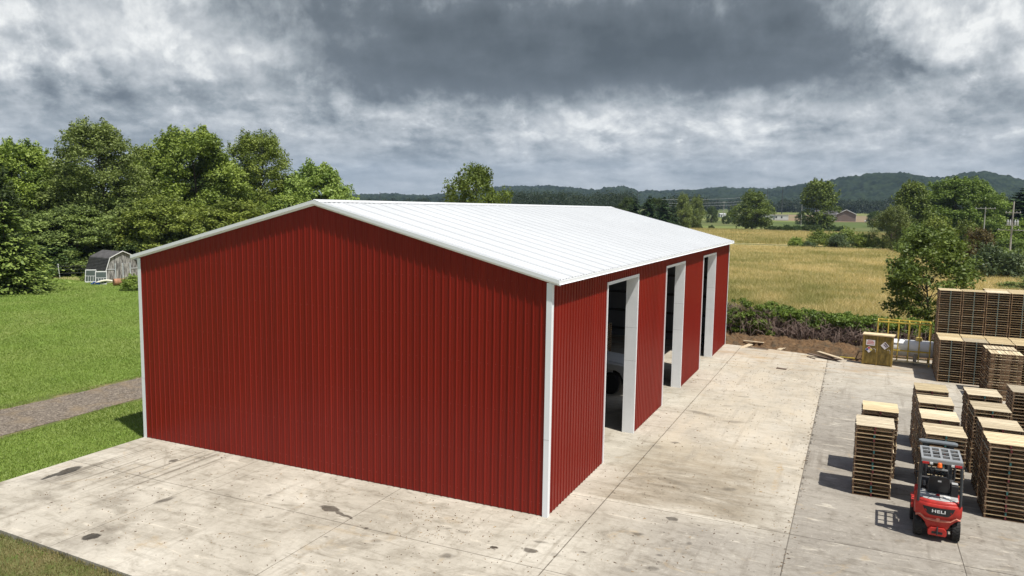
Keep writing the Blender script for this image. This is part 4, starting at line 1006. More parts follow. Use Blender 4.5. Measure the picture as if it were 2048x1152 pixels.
def px_tree(key, name, px, dist, top, wpx, label, rz=0.0, cat='tree', group=None, leaf=None, base_drop=0.0):
    p = far(px, dist); h = rise(px, top, dist)-p[2]; w = wpx*dist/FPX
    return tree(key, name, (p[0], p[1], p[2]-base_drop), h, w, rz, label, cat, group, leaf)
GL = 'trees along the left edge of the lawn'
px_tree('broad', 'deciduous_tree', 45, 112, 288, 170, 'mid green leafy tree behind the lawn conifer, at the far left edge', 0.3, group=GL)
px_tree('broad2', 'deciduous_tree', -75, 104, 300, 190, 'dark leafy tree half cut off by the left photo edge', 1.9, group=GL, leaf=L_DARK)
px_tree('lacy', 'deciduous_tree', 195, 106, 246, 205, 'tallest olive tree with thin lacy crown and bare twigs above the lawn', 0.9, group=GL)
px_tree('broad2', 'deciduous_tree', 300, 118, 300, 130, 'slim green tree wedged behind the tall olive tree', 2.8, group=GL)
px_tree('broad', 'deciduous_tree', 385, 110, 262, 205, 'broad bright green tree with two humps right of the tall olive tree', 4.0, group=GL)
px_tree('lacy', 'deciduous_tree', 515, 116, 266, 165, 'feathery upright tree above the left slope of the barn roof', 2.2, group=GL, leaf=L_OAK)
px_tree('round', 'deciduous_tree', 632, 112, 332, 165, 'lower rounded lime green tree beside the barn roof peak', 0.5, group=GL)
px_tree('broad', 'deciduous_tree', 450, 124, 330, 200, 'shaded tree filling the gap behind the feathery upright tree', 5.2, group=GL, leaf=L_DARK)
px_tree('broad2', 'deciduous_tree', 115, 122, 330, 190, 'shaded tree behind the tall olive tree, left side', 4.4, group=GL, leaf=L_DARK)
px_tree('round', 'deciduous_tree', 330, 98, 395, 170, 'low leafy tree overhanging the weathered shed', 3.3, group=GL, leaf=L_OAK)
px_tree('round', 'deciduous_tree', 470, 100, 405, 190, 'low leafy tree behind the barn eave, right of the shed', 1.1, group=GL, leaf=L_OAK)
px_tree('round', 'deciduous_tree', 585, 104, 392, 160, 'low leafy tree at the foot of the lime green tree', 4.9, group=GL, leaf=L_OAK)
px_tree('round', 'deciduous_tree', 150, 100, 415, 170, 'low olive tree below the tall lacy crown', 2.0, group=GL, leaf=L_OLIVE)
px_tree('broad2', 'deciduous_tree', 240, 103, 400, 120, 'dark low tree left of and behind the shed', 0.2, group=GL, leaf=L_OLIVE)
px_tree('spruce', 'spruce_tree', 5, 82, 395, 165, 'yellow green spruce with layered drooping branches at the lawn edge', 0.4, cat='conifer')
GU = 'bushes under the left trees'
for px, ds, tp, w, rz, lb in ((95, 97, 492, 130, .2, 'dark bush under the olive tree left of the thin fence post'), (180, 99, 498, 110, 1.4, 'dark bush behind the shed roof, left end'), (270, 97, 488, 120, 2.2, 'dark bush behind the weathered shed gable'),
                              (360, 96, 470, 150, 3.1, 'dark bush hidden behind the barn eave corner'), (20, 98, 480, 150, 4.0, 'dark bush behind the spruce trunk')):
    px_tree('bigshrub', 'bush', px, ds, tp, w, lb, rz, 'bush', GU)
px_tree('vase', 'deciduous_tree', 952, 84, 333, 128, 'lone upright tree with reddish green leaves rising behind the white roof', 0.7)
px_tree('young', 'young_tree', 1872, 58, 456, 178, 'young leafy tree with thin trunk beside the tall pallet wall', 1.0, leaf=L_YOUNG)
GM = 'trees in the far meadow'
px_tree('small', 'deciduous_tree', 1506, 345, 387, 74, 'round tree with dark forked trunk standing alone in the meadow hedgerow', .4, group=GM, leaf=L_YELL)
px_tree('smalltall', 'deciduous_tree', 1640, 345, 364, 74, 'tall tree in the hedgerow in front of the brown gabled house', 1.7, group=GM, leaf=L_YELL)
GR = 'trees on the right beyond the hay field'
px_tree('willow', 'deciduous_tree', 1788, 192, 416, 72, 'dark rounded tree at the edge of the hay field', .3, group=GR, leaf=L_OLIVE)
px_tree('smalltall', 'deciduous_tree', 1826, 218, 369, 76, 'tall narrow tree left of the biggest right hand tree', 2.5, group=GR, leaf=L_YELL)
px_tree('broad', 'deciduous_tree', 1918, 232, 358, 140, 'biggest broad crowned tree on the right, in front of the wooded hill', 1.0, group=GR, leaf=L_YELL)
px_tree('broad2', 'deciduous_tree', 1868, 240, 385, 80, 'shaded tree between the narrow tree and the biggest tree', 3.0, group=GR)
px_tree('pine', 'pine_tree', 2045, 255, 372, 130, 'tall dark pine at the right photo edge behind the utility poles', .8, 'conifer', GR)
px_tree('broad2', 'deciduous_tree', 1985, 262, 392, 90, 'tree behind the two utility poles', 2.0, group=GR)
GB = 'shrubs along the right side of the hay field'
for i, (px, ds, tp, w, lf, key, lb) in enumerate((
    (1596, 190, 477, 36, None, 'shrub', 'small green shrub at the left end of the field shrubs'),
    (1622, 189, 484, 30, L_SAGE, 'shrub', 'grey leafless looking shrub low in the field shrub row'),
    (1640, 195, 464, 52, L_LIME, 'shrub', 'bright green shrub under the tall hedgerow tree'),
    (1678, 194, 470, 42, L_SAGE, 'shrub', 'sage grey shrub between two bright green ones'),
    (1694, 197, 461, 56, L_LIME, 'shrub', 'bright green shrub right of the sage grey one'),
    (1730, 194, 470, 44, None, 'shrub', 'mid green shrub left of the dark rounded tree'),
    (1760, 197, 478, 40, None, 'shrub', 'small shrub touching the dark rounded tree'),
    (1842, 180, 455, 80, L_YELL, 'bigshrub', 'leafy bush behind the young tree crown'),
    (1875, 176, 442, 76, L_OAK, 'bigshrub', 'tall bush above the young tree, below the biggest tree'),
    (1935, 165, 450, 60, L_YELL, 'bigshrub', 'lime green bush below the left utility pole'),
    (1962, 150, 466, 80, L_BROWN, 'bigshrub', 'rusty brown tinted bush below the utility poles'),
    (1995, 118, 497, 90, L_SAGE, 'shrub', 'grey green shrub in front of the rusty brown bush'),
    (2050, 125, 506, 110, L_OLIVE, 'bigshrub', 'green bush at the right photo edge by the hay field'),
    (2090, 100, 556, 100, L_OLIVE, 'bigshrub', 'near green bush cut off by the right photo edge'),
    (2030, 185, 482, 90, L_YELL, 'bigshrub', 'bush around the foot of the tall utility pole'),
    (1985, 245, 436, 80, L_OAK, 'bigshrub', 'dark bush between the two utility poles'),
    (2072, 245, 440, 80, L_OAK, 'bigshrub', 'dark bush at the right photo edge below the pine'))):
    px_tree(key, 'shrub', px, ds, tp, w, lb, i*1.3, 'shrub', GB, lf)
GH = 'low bushes of the meadow hedgerow'
hr = random.Random(3)
for i, px in enumerate(range(1548, 1690, 15)):
    px_tree('shrub', 'hedgerow_bush', px+hr.uniform(-3, 3), 338+hr.uniform(-4, 5), 454-hr.uniform(0, 3), hr.uniform(22, 34), 'low dark bush in the thin hedgerow line across the meadow', i*1.1, 'bush', GH, L_DARK)
for i, (px, ds, tp, w) in enumerate(((1362, 350, 446, 22), (1380, 345, 449, 16), (1400, 345, 450, 14), (1424, 345, 451, 12))):
    px_tree('shrub', 'hedgerow_bush', px, ds, tp, w, 'small dark bush in the hay field just over the barn roof corner', i*1.7, 'bush', 'field bushes over the barn roof', L_DARK)
for i, (px, ds, tp, w, lb) in enumerate(((1424, 470, 414, 26, 'small round tree left of the distant white shed'), (1452, 450, 432, 18, 'small dark bush in front of the distant white shed'), (1464, 480, 420, 20, 'small round tree right of the distant white shed'), (1602, 470, 426, 22, 'small dark tree by the thin pole near the brown house'), (1750, 450, 424, 30, 'dark small tree right of the brown house, by the white car'), (1775, 380, 428, 36, 'dark tree at the left foot of the rounded willow like tree'))):
    px_tree('willow', 'small_tree', px, ds, tp, w, lb, i*2.1, 'tree', 'small trees around the distant houses', L_DARK)
for px, ds, tp, w, rz, lb in ((262, 79, 553, 46, .4, 'weedy clump of leaves in front of the shed gable beside the drum'), (172, 90, 548, 30, 1.2, 'weedy clump left of the leaning white sashes')):
    px_tree('shrub', 'weed_clump', px, ds, tp, w, lb, rz, 'weeds', None, L_OAK)
for i, (px, ds, tp, w, lb) in enumerate(((1254, 300, 397, 44, 'dark leafy tree just left of the pine group'), (1312, 300, 398, 60, 'dark leafy tree behind the pine group'))):
    px_tree('broad2', 'deciduous_tree', px, ds, tp, w, lb, i*1.4, 'tree', 'leafy trees among the pines', L_DARK)
GP = 'dark pines beyond the barn roof'
for i, (px, ds, tp, w, lb) in enumerate(((1270, 268, 393, 58, 'dark pine rising at the barn ridge end'), (1298, 262, 389, 60, 'dark pine second from the barn ridge end'), (1328, 255, 391, 56, 'dark pine above the sloping roof edge'), (1346, 275, 400, 34, 'smaller dark pine at the right of the pine group'))):
    px_tree('pine', 'pine_tree', px, ds, tp, w, lb, i*1.9, 'conifer', GP)
for i, (px, ds, tp, w, lb) in enumerate(((1366, 330, 392, 36, 'pale green far tree right of the pine group'), (1392, 340, 397, 34, 'pale green far tree near the field edge, left of the poles'))):
    px_tree('small', 'deciduous_tree', px, ds, tp, w, lb, i*2.0, 'tree', 'pale trees right of the pines', L_OLIVE)

# far-off wood that reads as one mass
def woods(name, runs, seed, label, m, size=1.7, per=420):
    rng = np.random.RandomState(seed); Vs = []; Ts = []
    for p0, p1, d0, d1, t0, n in runs:
        for i in range(n):
            px = p0+(p1-p0)*rng.rand(); d = d0+(d1-d0)*rng.rand(); b = far(px, d); h = max(6.0, rise(px, t0+rng.uniform(-4, 6), d)-b[2]); R = h*(.50+.3*rng.rand())
            C = envelope('broad', h, R, h*.05, rng, 16, .4)+b; rr = np.full((len(C), 3), R*.36)*(.7+.6*rng.rand(len(C), 1))
            V, t = leaves(rng, C, rr, per, size*d/1100., .4); Vs.append(V); Ts.append(np.clip(t*.7+rng.rand()*.3, 0, 1))
    o = link(name, crown_obj(name, np.concatenate(Vs), np.concatenate(Ts), m)); kind(o, 'stuff'); return tag(o, label, 'woods')
L_WOODS = leaf_mat('far_wood_green', (0.012, 0.024, 0.009), (0.045, 0.068, 0.022))
woods('distant_woods', [(1340, 1800, 1080, 1250, 403, 150), (640, 1010, 1000, 1250, 402, 90), (1000, 1260, 560, 700, 388, 90), (1340, 1420, 640, 800, 396, 22), (1780, 2100, 900, 1200, 398, 70), (1500, 1760, 1000, 1100, 408, 60)], 9,
      'dark band of far woods along the foot of the hills', L_WOODS)

# ------------------------------------------------------------------ wooded hills
HILL = [(-500, 385), (0, 383), (300, 388), (600, 392), (700, 391), (745, 390), (790, 388), (812, 391), (860, 392), (905, 386), (960, 380), (1010, 373), (1060, 375), (1100, 373), (1140, 377), (1170, 381), (1190, 383), (1215, 379), (1240, 377), (1262, 380), (1275, 386), (1305, 384), (1340, 385), (1365, 381), (1390, 381),
        (1440, 375), (1470, 379), (1500, 377), (1535, 379), (1570, 374), (1600, 370), (1640, 365), (1700, 358), (1735, 353), (1770, 349), (1800, 346), (1840, 352), (1870, 355), (1900, 354), (1925, 348), (1950, 344), (1975, 342), (2000, 349), (2030, 356), (2048, 360), (2200, 372), (2500, 388), (2900, 392)]
HILLM = None
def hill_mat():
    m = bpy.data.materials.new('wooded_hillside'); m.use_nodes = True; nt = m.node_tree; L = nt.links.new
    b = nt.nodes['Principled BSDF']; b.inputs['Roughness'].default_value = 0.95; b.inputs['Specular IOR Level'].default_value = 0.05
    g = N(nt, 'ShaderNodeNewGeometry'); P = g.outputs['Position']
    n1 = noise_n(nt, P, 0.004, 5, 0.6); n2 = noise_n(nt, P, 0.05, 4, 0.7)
    c = mixc(nt, mapr(nt, n1, 0.35, 0.65), (0.005, 0.011, 0.007), (0.016, 0.027, 0.013))  # forest green darkened to stand in for cloud shadow over the hills
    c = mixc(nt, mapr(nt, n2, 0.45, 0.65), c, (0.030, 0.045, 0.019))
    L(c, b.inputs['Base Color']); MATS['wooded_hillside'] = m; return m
def hills():
    px = np.array([p[0] for p in HILL], float)
    azs = np.array([azel(p[0], p[1])[0] for p in HILL]); els = np.array([azel(p[0], p[1])[1] for p in HILL])
    A = np.linspace(azs[0], azs[-1], 1500); E = np.interp(A, azs, els)
    near = 1/(1+np.exp(-(A-azel(1520, 400)[0])*22)); Dr = 3000*(1-near)+2250*near
    D0, D1 = 1260., 4600.; nd = 260; T = np.linspace(0, 1, nd)**1.15
    D = D0+(D1-D0)*T; AA, DD = np.meshgrid(A, D, indexing='ij')
    zr = CAM[2]+Dr*np.tan(E); z0 = tz(D0)
    s = np.clip((DD-D0)/(Dr[:, None]-D0), 0, None)
    prof = np.where(s < 1, 0.55*s+0.45*s**2*(3-2*s), np.clip(1-0.5*(s-1)**1.2, 0.05, 1))
    X = CAM[0]+DD*np.sin(AA); Y = CAM[1]+DD*np.cos(AA)
    spur = (vnoise(X/330., Y/330., 4)-.5)*1.0+(vnoise(X/140., Y/140., 5)-.5)*.5
    hgt = np.maximum(zr[:, None]-z0, 3)
    amp = np.clip(1-np.abs(s-.55)/.45, 0, 1)
    Z = z0+hgt*prof*(1+.0*s)+hgt*amp*spur*.42
    bump = (vnoise(X/11., Y/11., 7)**1.2)*10+(vnoise(X/6., Y/6., 8))*6+(vnoise(X/28., Y/28., 9)-.5)*6
    Z = Z+bump*np.clip(s*6, 0, 1)-9
    P = np.stack([X, Y, Z], -1)
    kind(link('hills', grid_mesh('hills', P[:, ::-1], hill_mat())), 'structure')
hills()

# ------------------------------------------------------------------ poles and wires
POLE = mat('weathered_pole_wood', (0.40, 0.38, 0.35), 0.85, 0.2, 3.0); POLED = mat('dark_pole', (0.05, 0.05, 0.052), 0.8, 0.1)
CERAM = mat('grey_equipment', (0.48, 0.49, 0.50), 0.5, 0.1)
def pole(px, dist, top, base_w, label, arms=(), kit=False, m=POLE, group=None):
    b = far(px, dist); H = rise(px, top, dist)-b[2]
    o = empty('utility_pole', b, -azel(px, 430)[0], label, 'utility pole', group)
    MB().tube([(0, 0, 0), (0, 0, H)], [base_w, base_w*.7], 8).build('pole_shaft', m, o)
    for dz, hw in arms:
        a = MB().box(-hw, hw, -base_w-.12, -base_w+.02, H-dz-.07, H-dz+.07).build('cross_arm', m, o)
        for x in (-hw*.9, -hw*.45, hw*.45, hw*.9): MB().lathe([(.05, 0), (.08, .08), (.05, .2)], 8, Matrix.Translation((x, -base_w-.05, H-dz+.07))).build('insulator', CERAM, a)
    if kit:
        for x in (-.75, -.35, .45, .85): MB().lathe([(.0, 0), (.16, .02), (.17, .7), (.12, .8), (.05, 1.1)], 10, Matrix.Translation((x, -base_w-.2, H-4.6))).build('transformer', CERAM, o)
        MB().box(-1.1, 1.1, -base_w-.1, -base_w, H-4.75, H-4.6).build('equipment_bracket', CERAM, o)
    return b, H
p1 = pole(1970, 212, 414, .16, 'shorter wooden utility pole with one crossarm before the right hand trees', [(.35, 2.1)])
p2 = pole(2026, 178, 403, .18, 'tall wooden utility pole with two crossarms and grey transformers at right', [(2.2, 1.3), (5.6, 2.4)], True)
p3 = pole(1447, 470, 403, .17, 'thin pale pole beside the distant white shed', [(.4, 1.0)])
p4 = pole(1603, 440, 407, .17, 'thin pale pole between the mobile home and the tall hedgerow tree', [])
pole(1533, 900, 375, .42, 'tall dark transmission pole behind the round meadow tree', m=POLED)
pole(1563, 900, 374, .48, 'tall dark transmission pole in front of the far woods, right one', m=POLED)
pole(1274, 1000, 381, .5, 'dark transmission pole top above the pines on the skyline', m=POLED)
pole(760, 900, 384, .42, 'dark pole on the skyline left of the tree behind the roof', m=POLED)
WIRE = mat('slack_wire', (0.42, 0.43, 0.44), 0.6, 0.0)
def wire(a, b, sag, r, label):
    a, b = np.array(a), np.array(b); pts = []
    for i in range(25):
        t = i/24; p = a*(1-t)+b*t; p[2] -= sag*4*t*(1-t); pts.append(p)
    tag(MB().tube(pts, r, 5).build('power_line', WIRE), label, 'power line', 'power lines over the meadow')
for k, (ya, yb, lb) in enumerate(((398, 390, 'uppermost power line above the meadow'), (405, 398, 'middle power line above the meadow'), (410, 404, 'lowest power line above the meadow'))):
    a = far(1290, 520); a[2] = rise(1290, ya, 520); b = far(1533, 800); b[2] = rise(1533, yb, 800)
    wire(a, b, 2.0, .075, lb)

# ------------------------------------------------------------------ far houses and vehicles
BROWNW = mat('brown_siding', (0.19, 0.145, 0.125), 0.8, 0.1, 2); DROOF = mat('dark_shingle', (0.075, 0.07, 0.075), 0.85, 0.15, 1)
WSIDE = mat('white_siding', (0.62, 0.63, 0.62), 0.7, 0.06, 1); GLASS = mat('dark_window_glass', (0.03, 0.035, 0.04), 0.1, 0.05, spec=.6); WTRIM = mat('white_trim', (0.7, 0.7, 0.69), 0.6, 0.05)
GREYR = mat('grey_metal_roof', (0.42, 0.43, 0.44), 0.5, 0.08, 1)
p = land(1692, 443); d = math.hypot(p[0]-CAM[0], p[1]-CAM[1]); s = d/FPX
hs = empty('house', p, -azel(1692, 430)[0]+.06, 'brown gabled house with dark roof behind the tall hedgerow tree', 'house')
hw = 16*s; hh = 13*s; rp = 7.5*s; Lh = 52*s
MB().prism([(-hw, 0), (hw, 0), (hw, hh), (0, hh+rp), (-hw, hh)], 'y', 0, 9).build('gable_wing', BROWNW, hs)
MB().box(-Lh, -hw-.02, 2.2, 8.5, 0, hh*.95).build('main_wing', WSIDE, hs)
MB().prism([(-hw-.6, hh-.25), (0, hh+rp+.12), (hw+.6, hh-.25), (hw+.6, hh+.05), (0, hh+rp+.5), (-hw-.6, hh+.05)], 'y', -.5, 9.4).build('gable_roof', DROOF, hs)
MB().prism([(1.7, hh*.9), (9.0, hh*.9), (5.4, hh+rp*.95)], 'x', -Lh-.4, -hw*.4).build('main_roof', DROOF, hs)
for sg in (-1, 1):
    r = MB(); r.bar((sg*(hw+.6), -.55, hh-.15), (0, -.55, hh+rp+.3), .08, .35); r.build('barge_board', WTRIM, hs)
MB().box(-hw-3.2, -hw-.1, 2.0, 2.19, 0, 2.3).build('garage_door', WTRIM, hs)
for x in (-Lh+2, -Lh+6): MB().box(x, x+1.3, 2.12, 2.19, 1.0, 2.2).build('window', GLASS, hs)
MB().box(hw+.05, hw+.05+.14, .1, .3, 0, hh).build('corner_board', WTRIM, hs)
p = land(1556, 441); d = math.hypot(p[0]-CAM[0], p[1]-CAM[1]); s = d/FPX
mh = empty('mobile_home', p, -azel(1556, 430)[0], 'long white mobile home with dark windows beside the round meadow tree', 'mobile home')
MB().box(-32*s, 18*s, 0, 4.5, .5, 10*s).build('wall', WSIDE, mh); MB().box(-32.5*s, 18.5*s, -.2, 4.7, 10*s, 10*s+.22).build('roof', GREYR, mh); MB().box(-31.8*s, 17.8*s, .1, 4.4, 0, .5).build('skirting', WTRIM, mh)
for x, w_ in ((-13, 4), (-5, 3), (5, 2.5)): MB().box(x*s, (x+w_)*s, -.05, -.004, 4.5*s, 8*s).build('window', GLASS, mh)
MB().box(-8.4*s, -6.2*s, -.05, -.004, .6, 8*s).build('door', mat('blue_green_door', (.05, .09, .1), .6), mh)
p = land(1446, 434); d = math.hypot(p[0]-CAM[0], p[1]-CAM[1]); s = d/FPX
ws = empty('shed', p, -azel(1446, 430)[0]+.5, 'tiny distant white shed with shallow roof left of the round meadow tree', 'shed')
MB().box(-6*s, 6*s, 0, 3.5, 0, 5*s).build('wall', WSIDE, ws); MB().prism([(-.3, 5*s), (3.8, 5*s), (1.75, 7.2*s)], 'x', -6.4*s, 6.4*s).build('roof', GREYR, ws); MB().box(-4*s, -2*s, -.05, -.004, 0, 4*s).build('door', GLASS, ws)
CARW = mat('white_car_paint', (0.72, 0.72, 0.71), 0.25, 0.03)
def far_car(px, py, label, yaw, paint=CARW):
    p = land(px, py); c = empty('parked_car', p, -azel(px, 430)[0]+yaw, label, 'car', 'vehicles by the distant houses')
    MB().prism([(-2.3, .35), (2.3, .35), (2.35, .75), (1.5, .95), (.9, 1.45), (-1.3, 1.48), (-2.1, 1.0), (-2.3, .9)], 'y', -.88, .88).build('body', paint, c, bevel=.06)
    MB().prism([(1.35, .98), (.86, 1.38), (-1.22, 1.4), (-1.85, 1.02)], 'y', -.89, .89).build('window', GLASS, c)
    for x in (-1.45, 1.4):
        for y in (-.8, .8): MB().lathe([(.2, -.1), (.33, -.1), (.33, .1), (.2, .1)], 14, Matrix.Translation((x, y, .33)) @ Matrix.Rotation(rad(90), 4, 'X')).build('wheel', RUBBER, c)
far_car(1736, 444.5, 'white car parked in the grass right of the brown house', .2)
far_car(1648, 443, 'white car in front of the brown house garage, behind the tree', .1)
far_car(1472, 432.5, 'white vehicle roof right of the distant white shed', .4)

# ------------------------------------------------------------------ weathered shed and the clutter beside it
GREYW = None
def peeling(name, base, under, sc_):
    m = bpy.data.materials.new(name); m.use_nodes = True; nt = m.node_tree; L = nt.links.new
    b = nt.nodes['Principled BSDF']; b.inputs['Roughness'].default_value = .8
    tc = N(nt, 'ShaderNodeTexCoord'); mp = N(nt, 'ShaderNodeMapping'); mp.inputs['Scale'].default_value = sc_; L(tc.outputs['Object'], mp.inputs[0])
    n = noise_n(nt, mp.outputs[0], 2.2, 6, .7); n2 = noise_n(nt, mp.outputs[0], 9, 4, .7)
    c = mixc(nt, mapr(nt, n, .44, .56), under, base); c = mixc(nt, mapr(nt, n2, .5, .75), c, tuple(x*.5 for x in under)); L(c, b.inputs['Base Color']); MATS[name] = m; return m
PEEL = peeling('peeling_white_boards', (0.36, 0.35, 0.335), (0.10, 0.097, 0.093), (2.6, 2.6, .5)); PALEP = peeling('pale_blue_white_boards', (0.50, 0.55, 0.57), (0.36, 0.40, 0.42), (1, 1, 1))
SHING = mat('curled_grey_shingles', (0.075, 0.072, 0.072), .9, .35, 2.5, bump=.4, bscale=10)
o = at(213, 566, LAND); a0 = -azel(213, 430)[0]; _az = azel(213, 430)[0]; _t = rad(30)
_yd = (math.cos(_t)*math.cos(_az)+math.sin(_t)*math.sin(_az), -math.cos(_t)*math.sin(_az)+math.sin(_t)*math.cos(_az))
sh = empty('garden_shed', (o[0], o[1], LAND), math.atan2(-_yd[0], _yd[1]), 'weathered grey gambrel roofed shed with peeling white boards under the left trees', 'shed')
# gable faces +x/-y side towards the barn; long side faces the lawn
GW, GL_, WH = 3.5, 3.4, 1.35
gam = [(0, 0), (GW, 0), (GW, WH), (GW-.42, WH+1.15), (GW/2, WH+1.75), (.42, WH+1.15), (0, WH)]
MB().prism(gam, 'x', -.05, 0.0, M=Matrix.Identity(4)).build('gable_wall', PEEL, sh)
MB().prism(gam, 'x', -GL_, -GL_+.05).build('gable_wall', PEEL, sh)
MB().box(-GL_+.05, -.05, 0, .05, 0, WH).build('side_wall', PALEP, sh); MB().box(-GL_+.05, -.05, GW-.05, GW, 0, WH).build('side_wall', PALEP, sh)
rp_ = [(-.12, WH-.1), (.38, WH+1.2), (GW/2, WH+1.83), (GW-.38, WH+1.2), (GW+.12, WH-.1), (GW+.05, WH-.1), (GW-.45, WH+1.13), (GW/2, WH+1.74), (.45, WH+1.13), (-.05, WH-.1)]
rf = MB().prism(rp_, 'x', -GL_-.15, .14).build('roof', SHING, sh)
ro = MB()
for k in range(9):
    t0 = k/9.; y0 = -.12+(.5)*t0; z0 = WH-.1+1.3*t0; ro.box(-GL_-.15, .13, y0-.035, y0+.02, z0, z0+.05)
ro.build('shingle_courses', SHING, rf)
bb = MB()
for a, b in zip([(-.10, WH-.12), (.36, WH+1.2), (GW/2, WH+1.85)], [(.36, WH+1.2), (GW/2, WH+1.85), (GW-.36, WH+1.2)]): bb.bar((.165, a[0], a[1]), (.165, b[0], b[1]), .04, .07)
bb.build('barge_board', WTRIM, sh)
dr = MB(); dr.box(.002, .05, .95, 2.55, .05, 1.95); dr.build('door', PEEL, sh)
for y in (.95, 2.55, 1.75): MB().box(.052, .07, y-.05, y+.05, .05, 1.95).build('door_trim', PALEP, sh)
MB().box(.002, .04, .05, GW-.05, WH-.04, WH+.04).build('band_board', GREYR, sh)
SASH = mat('white_sash_paint', (.58, .59, .58), .5, .05)
def sash(px, py, label, rz):
    q = at(px, py, LAND); w = empty('window_sash', q, rz, label, 'window sash', 'white sashes leaning on the shed')
    R = Matrix.Rotation(rad(-14), 4, 'X'); f = MB()
    for a in ((-.52, -.46, 0, .07, 0, 1.35), (.46, .52, 0, .07, 0, 1.35), (-.46, .46, 0, .07, 0, .12), (-.46, .46, 0, .07, 1.25, 1.35)): f.box(*a, M=R)
    f.build('frame', SASH, w)
    g = MB()
    for x in (-.23, 0, .23): g.box(x-.015, x+.015, .01, .05, .12, .70, M=R)
    g.box(-.46, .46, .01, .05, .66, .70, M=R); g.build('muntins', SASH, w)
    MB().box(-.46, .46, .025, .035, .12, 1.25, M=R).build('pane', mat('dusty_glass', (.07, .09, .08), .15, .1, spec=.6), w)
sash(181, 565, 'white window sash leaning left of another against the shed', a0-.25); sash(202, 569, 'white window sash leaning right of another, nearest the shed corner', a0-.15)
q = at(194, 569, LAND); b_ = MB(); rr_ = random.Random(2)
b_.lathe([(.0, 0), (.28, .0), (.36, .22), (.38, .25), (.33, .24), (.26, .04), (0, .04)], 18); b_.box(-.6, -.1, -.25, .1, .0, .12); ob = b_.build('plastic_tub', mat('bright_blue_plastic', (.02, .09, .50), .4, .1)); ob.location = q; tag(ob, 'small bright blue plastic tub on the grass before the sashes', 'tub')
q = at(213, 569, LAND); b_ = MB(); b_.tube([(-1.05+2.1*i/14, .1, .10+.30*math.sin(math.pi*i/14)) for i in range(15)], [.10]*15, 8); ob = b_.build('curved_pipe', mat('cream_plastic', (.66, .64, .52), .5, .05), smooth=True); ob.location = q; ob.rotation_euler = (0, 0, a0); tag(ob, 'curved cream plastic pipe lying on the grass beside the rusty drum', 'pipe')
q = at(240, 571, LAND); dm = empty('rusty_drum', q, a0+.25, 'rusty orange drum lying on its side by the shed', 'drum')
MD = Matrix.Translation((-.75, 0, .46)) @ Matrix.Rotation(rad(90), 4, 'Y')
MB().lathe([(.40, 0), (.45, .01), (.46, .05), (.44, .07), (.44, .45), (.46, .48), (.44, .51), (.44, .95), (.46, .98), (.44, 1.01), (.44, 1.35), (.46, 1.38), (.46, 1.42), (.42, 1.42), (.40, 1.3), (.0, 1.28)], 28, MD).build('shell', mat('rusted_orange_steel', (.30, .15, .085), .8, .45, 3.5), dm, 40)
MB().lathe([(.1, 1.285), (.3, 1.29), (.3, 1.36), (.1, 1.36)], 20, MD).build('inner_ring', mat('rust_brown', (.17, .09, .055), .9, .3, 5), dm); dm.scale = (.78, .78, .78)
q = at(120, 557, LAND); fp = empty('fence_post', q, 0, 'thin leaning white fence post on the grass left of the shed', 'fence post')
MB().tube([(0, 0, 0), (-.22, 0, 1.45)], .035, 8).build('rod', SASH, fp); MB().box(-.28, -.16, -.05, .05, 1.43, 1.55).build('cap', SASH, fp)
fe = MB()
for z in (.55, .95, 1.3):
    pts = [at(60, 556, LAND)+np.array([0, 0, z]), q+np.array([-.15, 0, z]), at(178, 555, LAND)+np.array([0, 0, z])]; fe.tube(pts, .005, 4)
tag(fe.build('fence_wire', WIRE), 'thin wires strung from the leaning white post to the shed', 'fence wire')

# ------------------------------------------------------------------ earth bank, bramble hedge, planks
def bank():
    xs = np.linspace(-1.5, 8.0, 150); ts = np.linspace(0, 1, 70); X, T = np.meshgrid(xs, ts, indexing='ij')
    edge = np.interp(xs, [-1.5, 0.02, 1.35, 4.5, 7.65, 8.0], [29.5, 29.47, 29.34, 28.65, 27.7, 27.6])[:, None]
    Yv = edge-.25+T*(34.6-edge); Z = LAND-.04+np.sin(np.clip((Yv-edge)/4.2, 0, 1)*math.pi)*.50+(vnoise(X*2.3, Yv*2.3, 1)-.5)*.26+(vnoise(X*6, Yv*9, 2)-.5)*.22+(vnoise(X*15, Yv*15, 3)-.5)*.10
    Z = np.where(Yv < edge+.02, -.17, np.minimum(Z, -.03+(Yv-edge)*.5))
    return kind(link('earth_bank', grid_mesh('earth_bank', np.stack([X, Yv, Z], -1), G_DIRT)), 'structure')
bank()
sheet('earth_strip', [(-2, 29.3), (12.5, 30.02), (40, 30.02), (40, 33.5), (-2, 34.9)], G_DIRT, LAND+.035)
TWIG = mat('brown_bramble_stems', (0.135, 0.095, 0.075), .9, .3, 6, attr='leaf_tone', col2=(.24, .18, .15))
L_BRAM = leaf_mat('bramble_leaf', (0.07, 0.12, 0.02), (0.2, 0.285, 0.05))
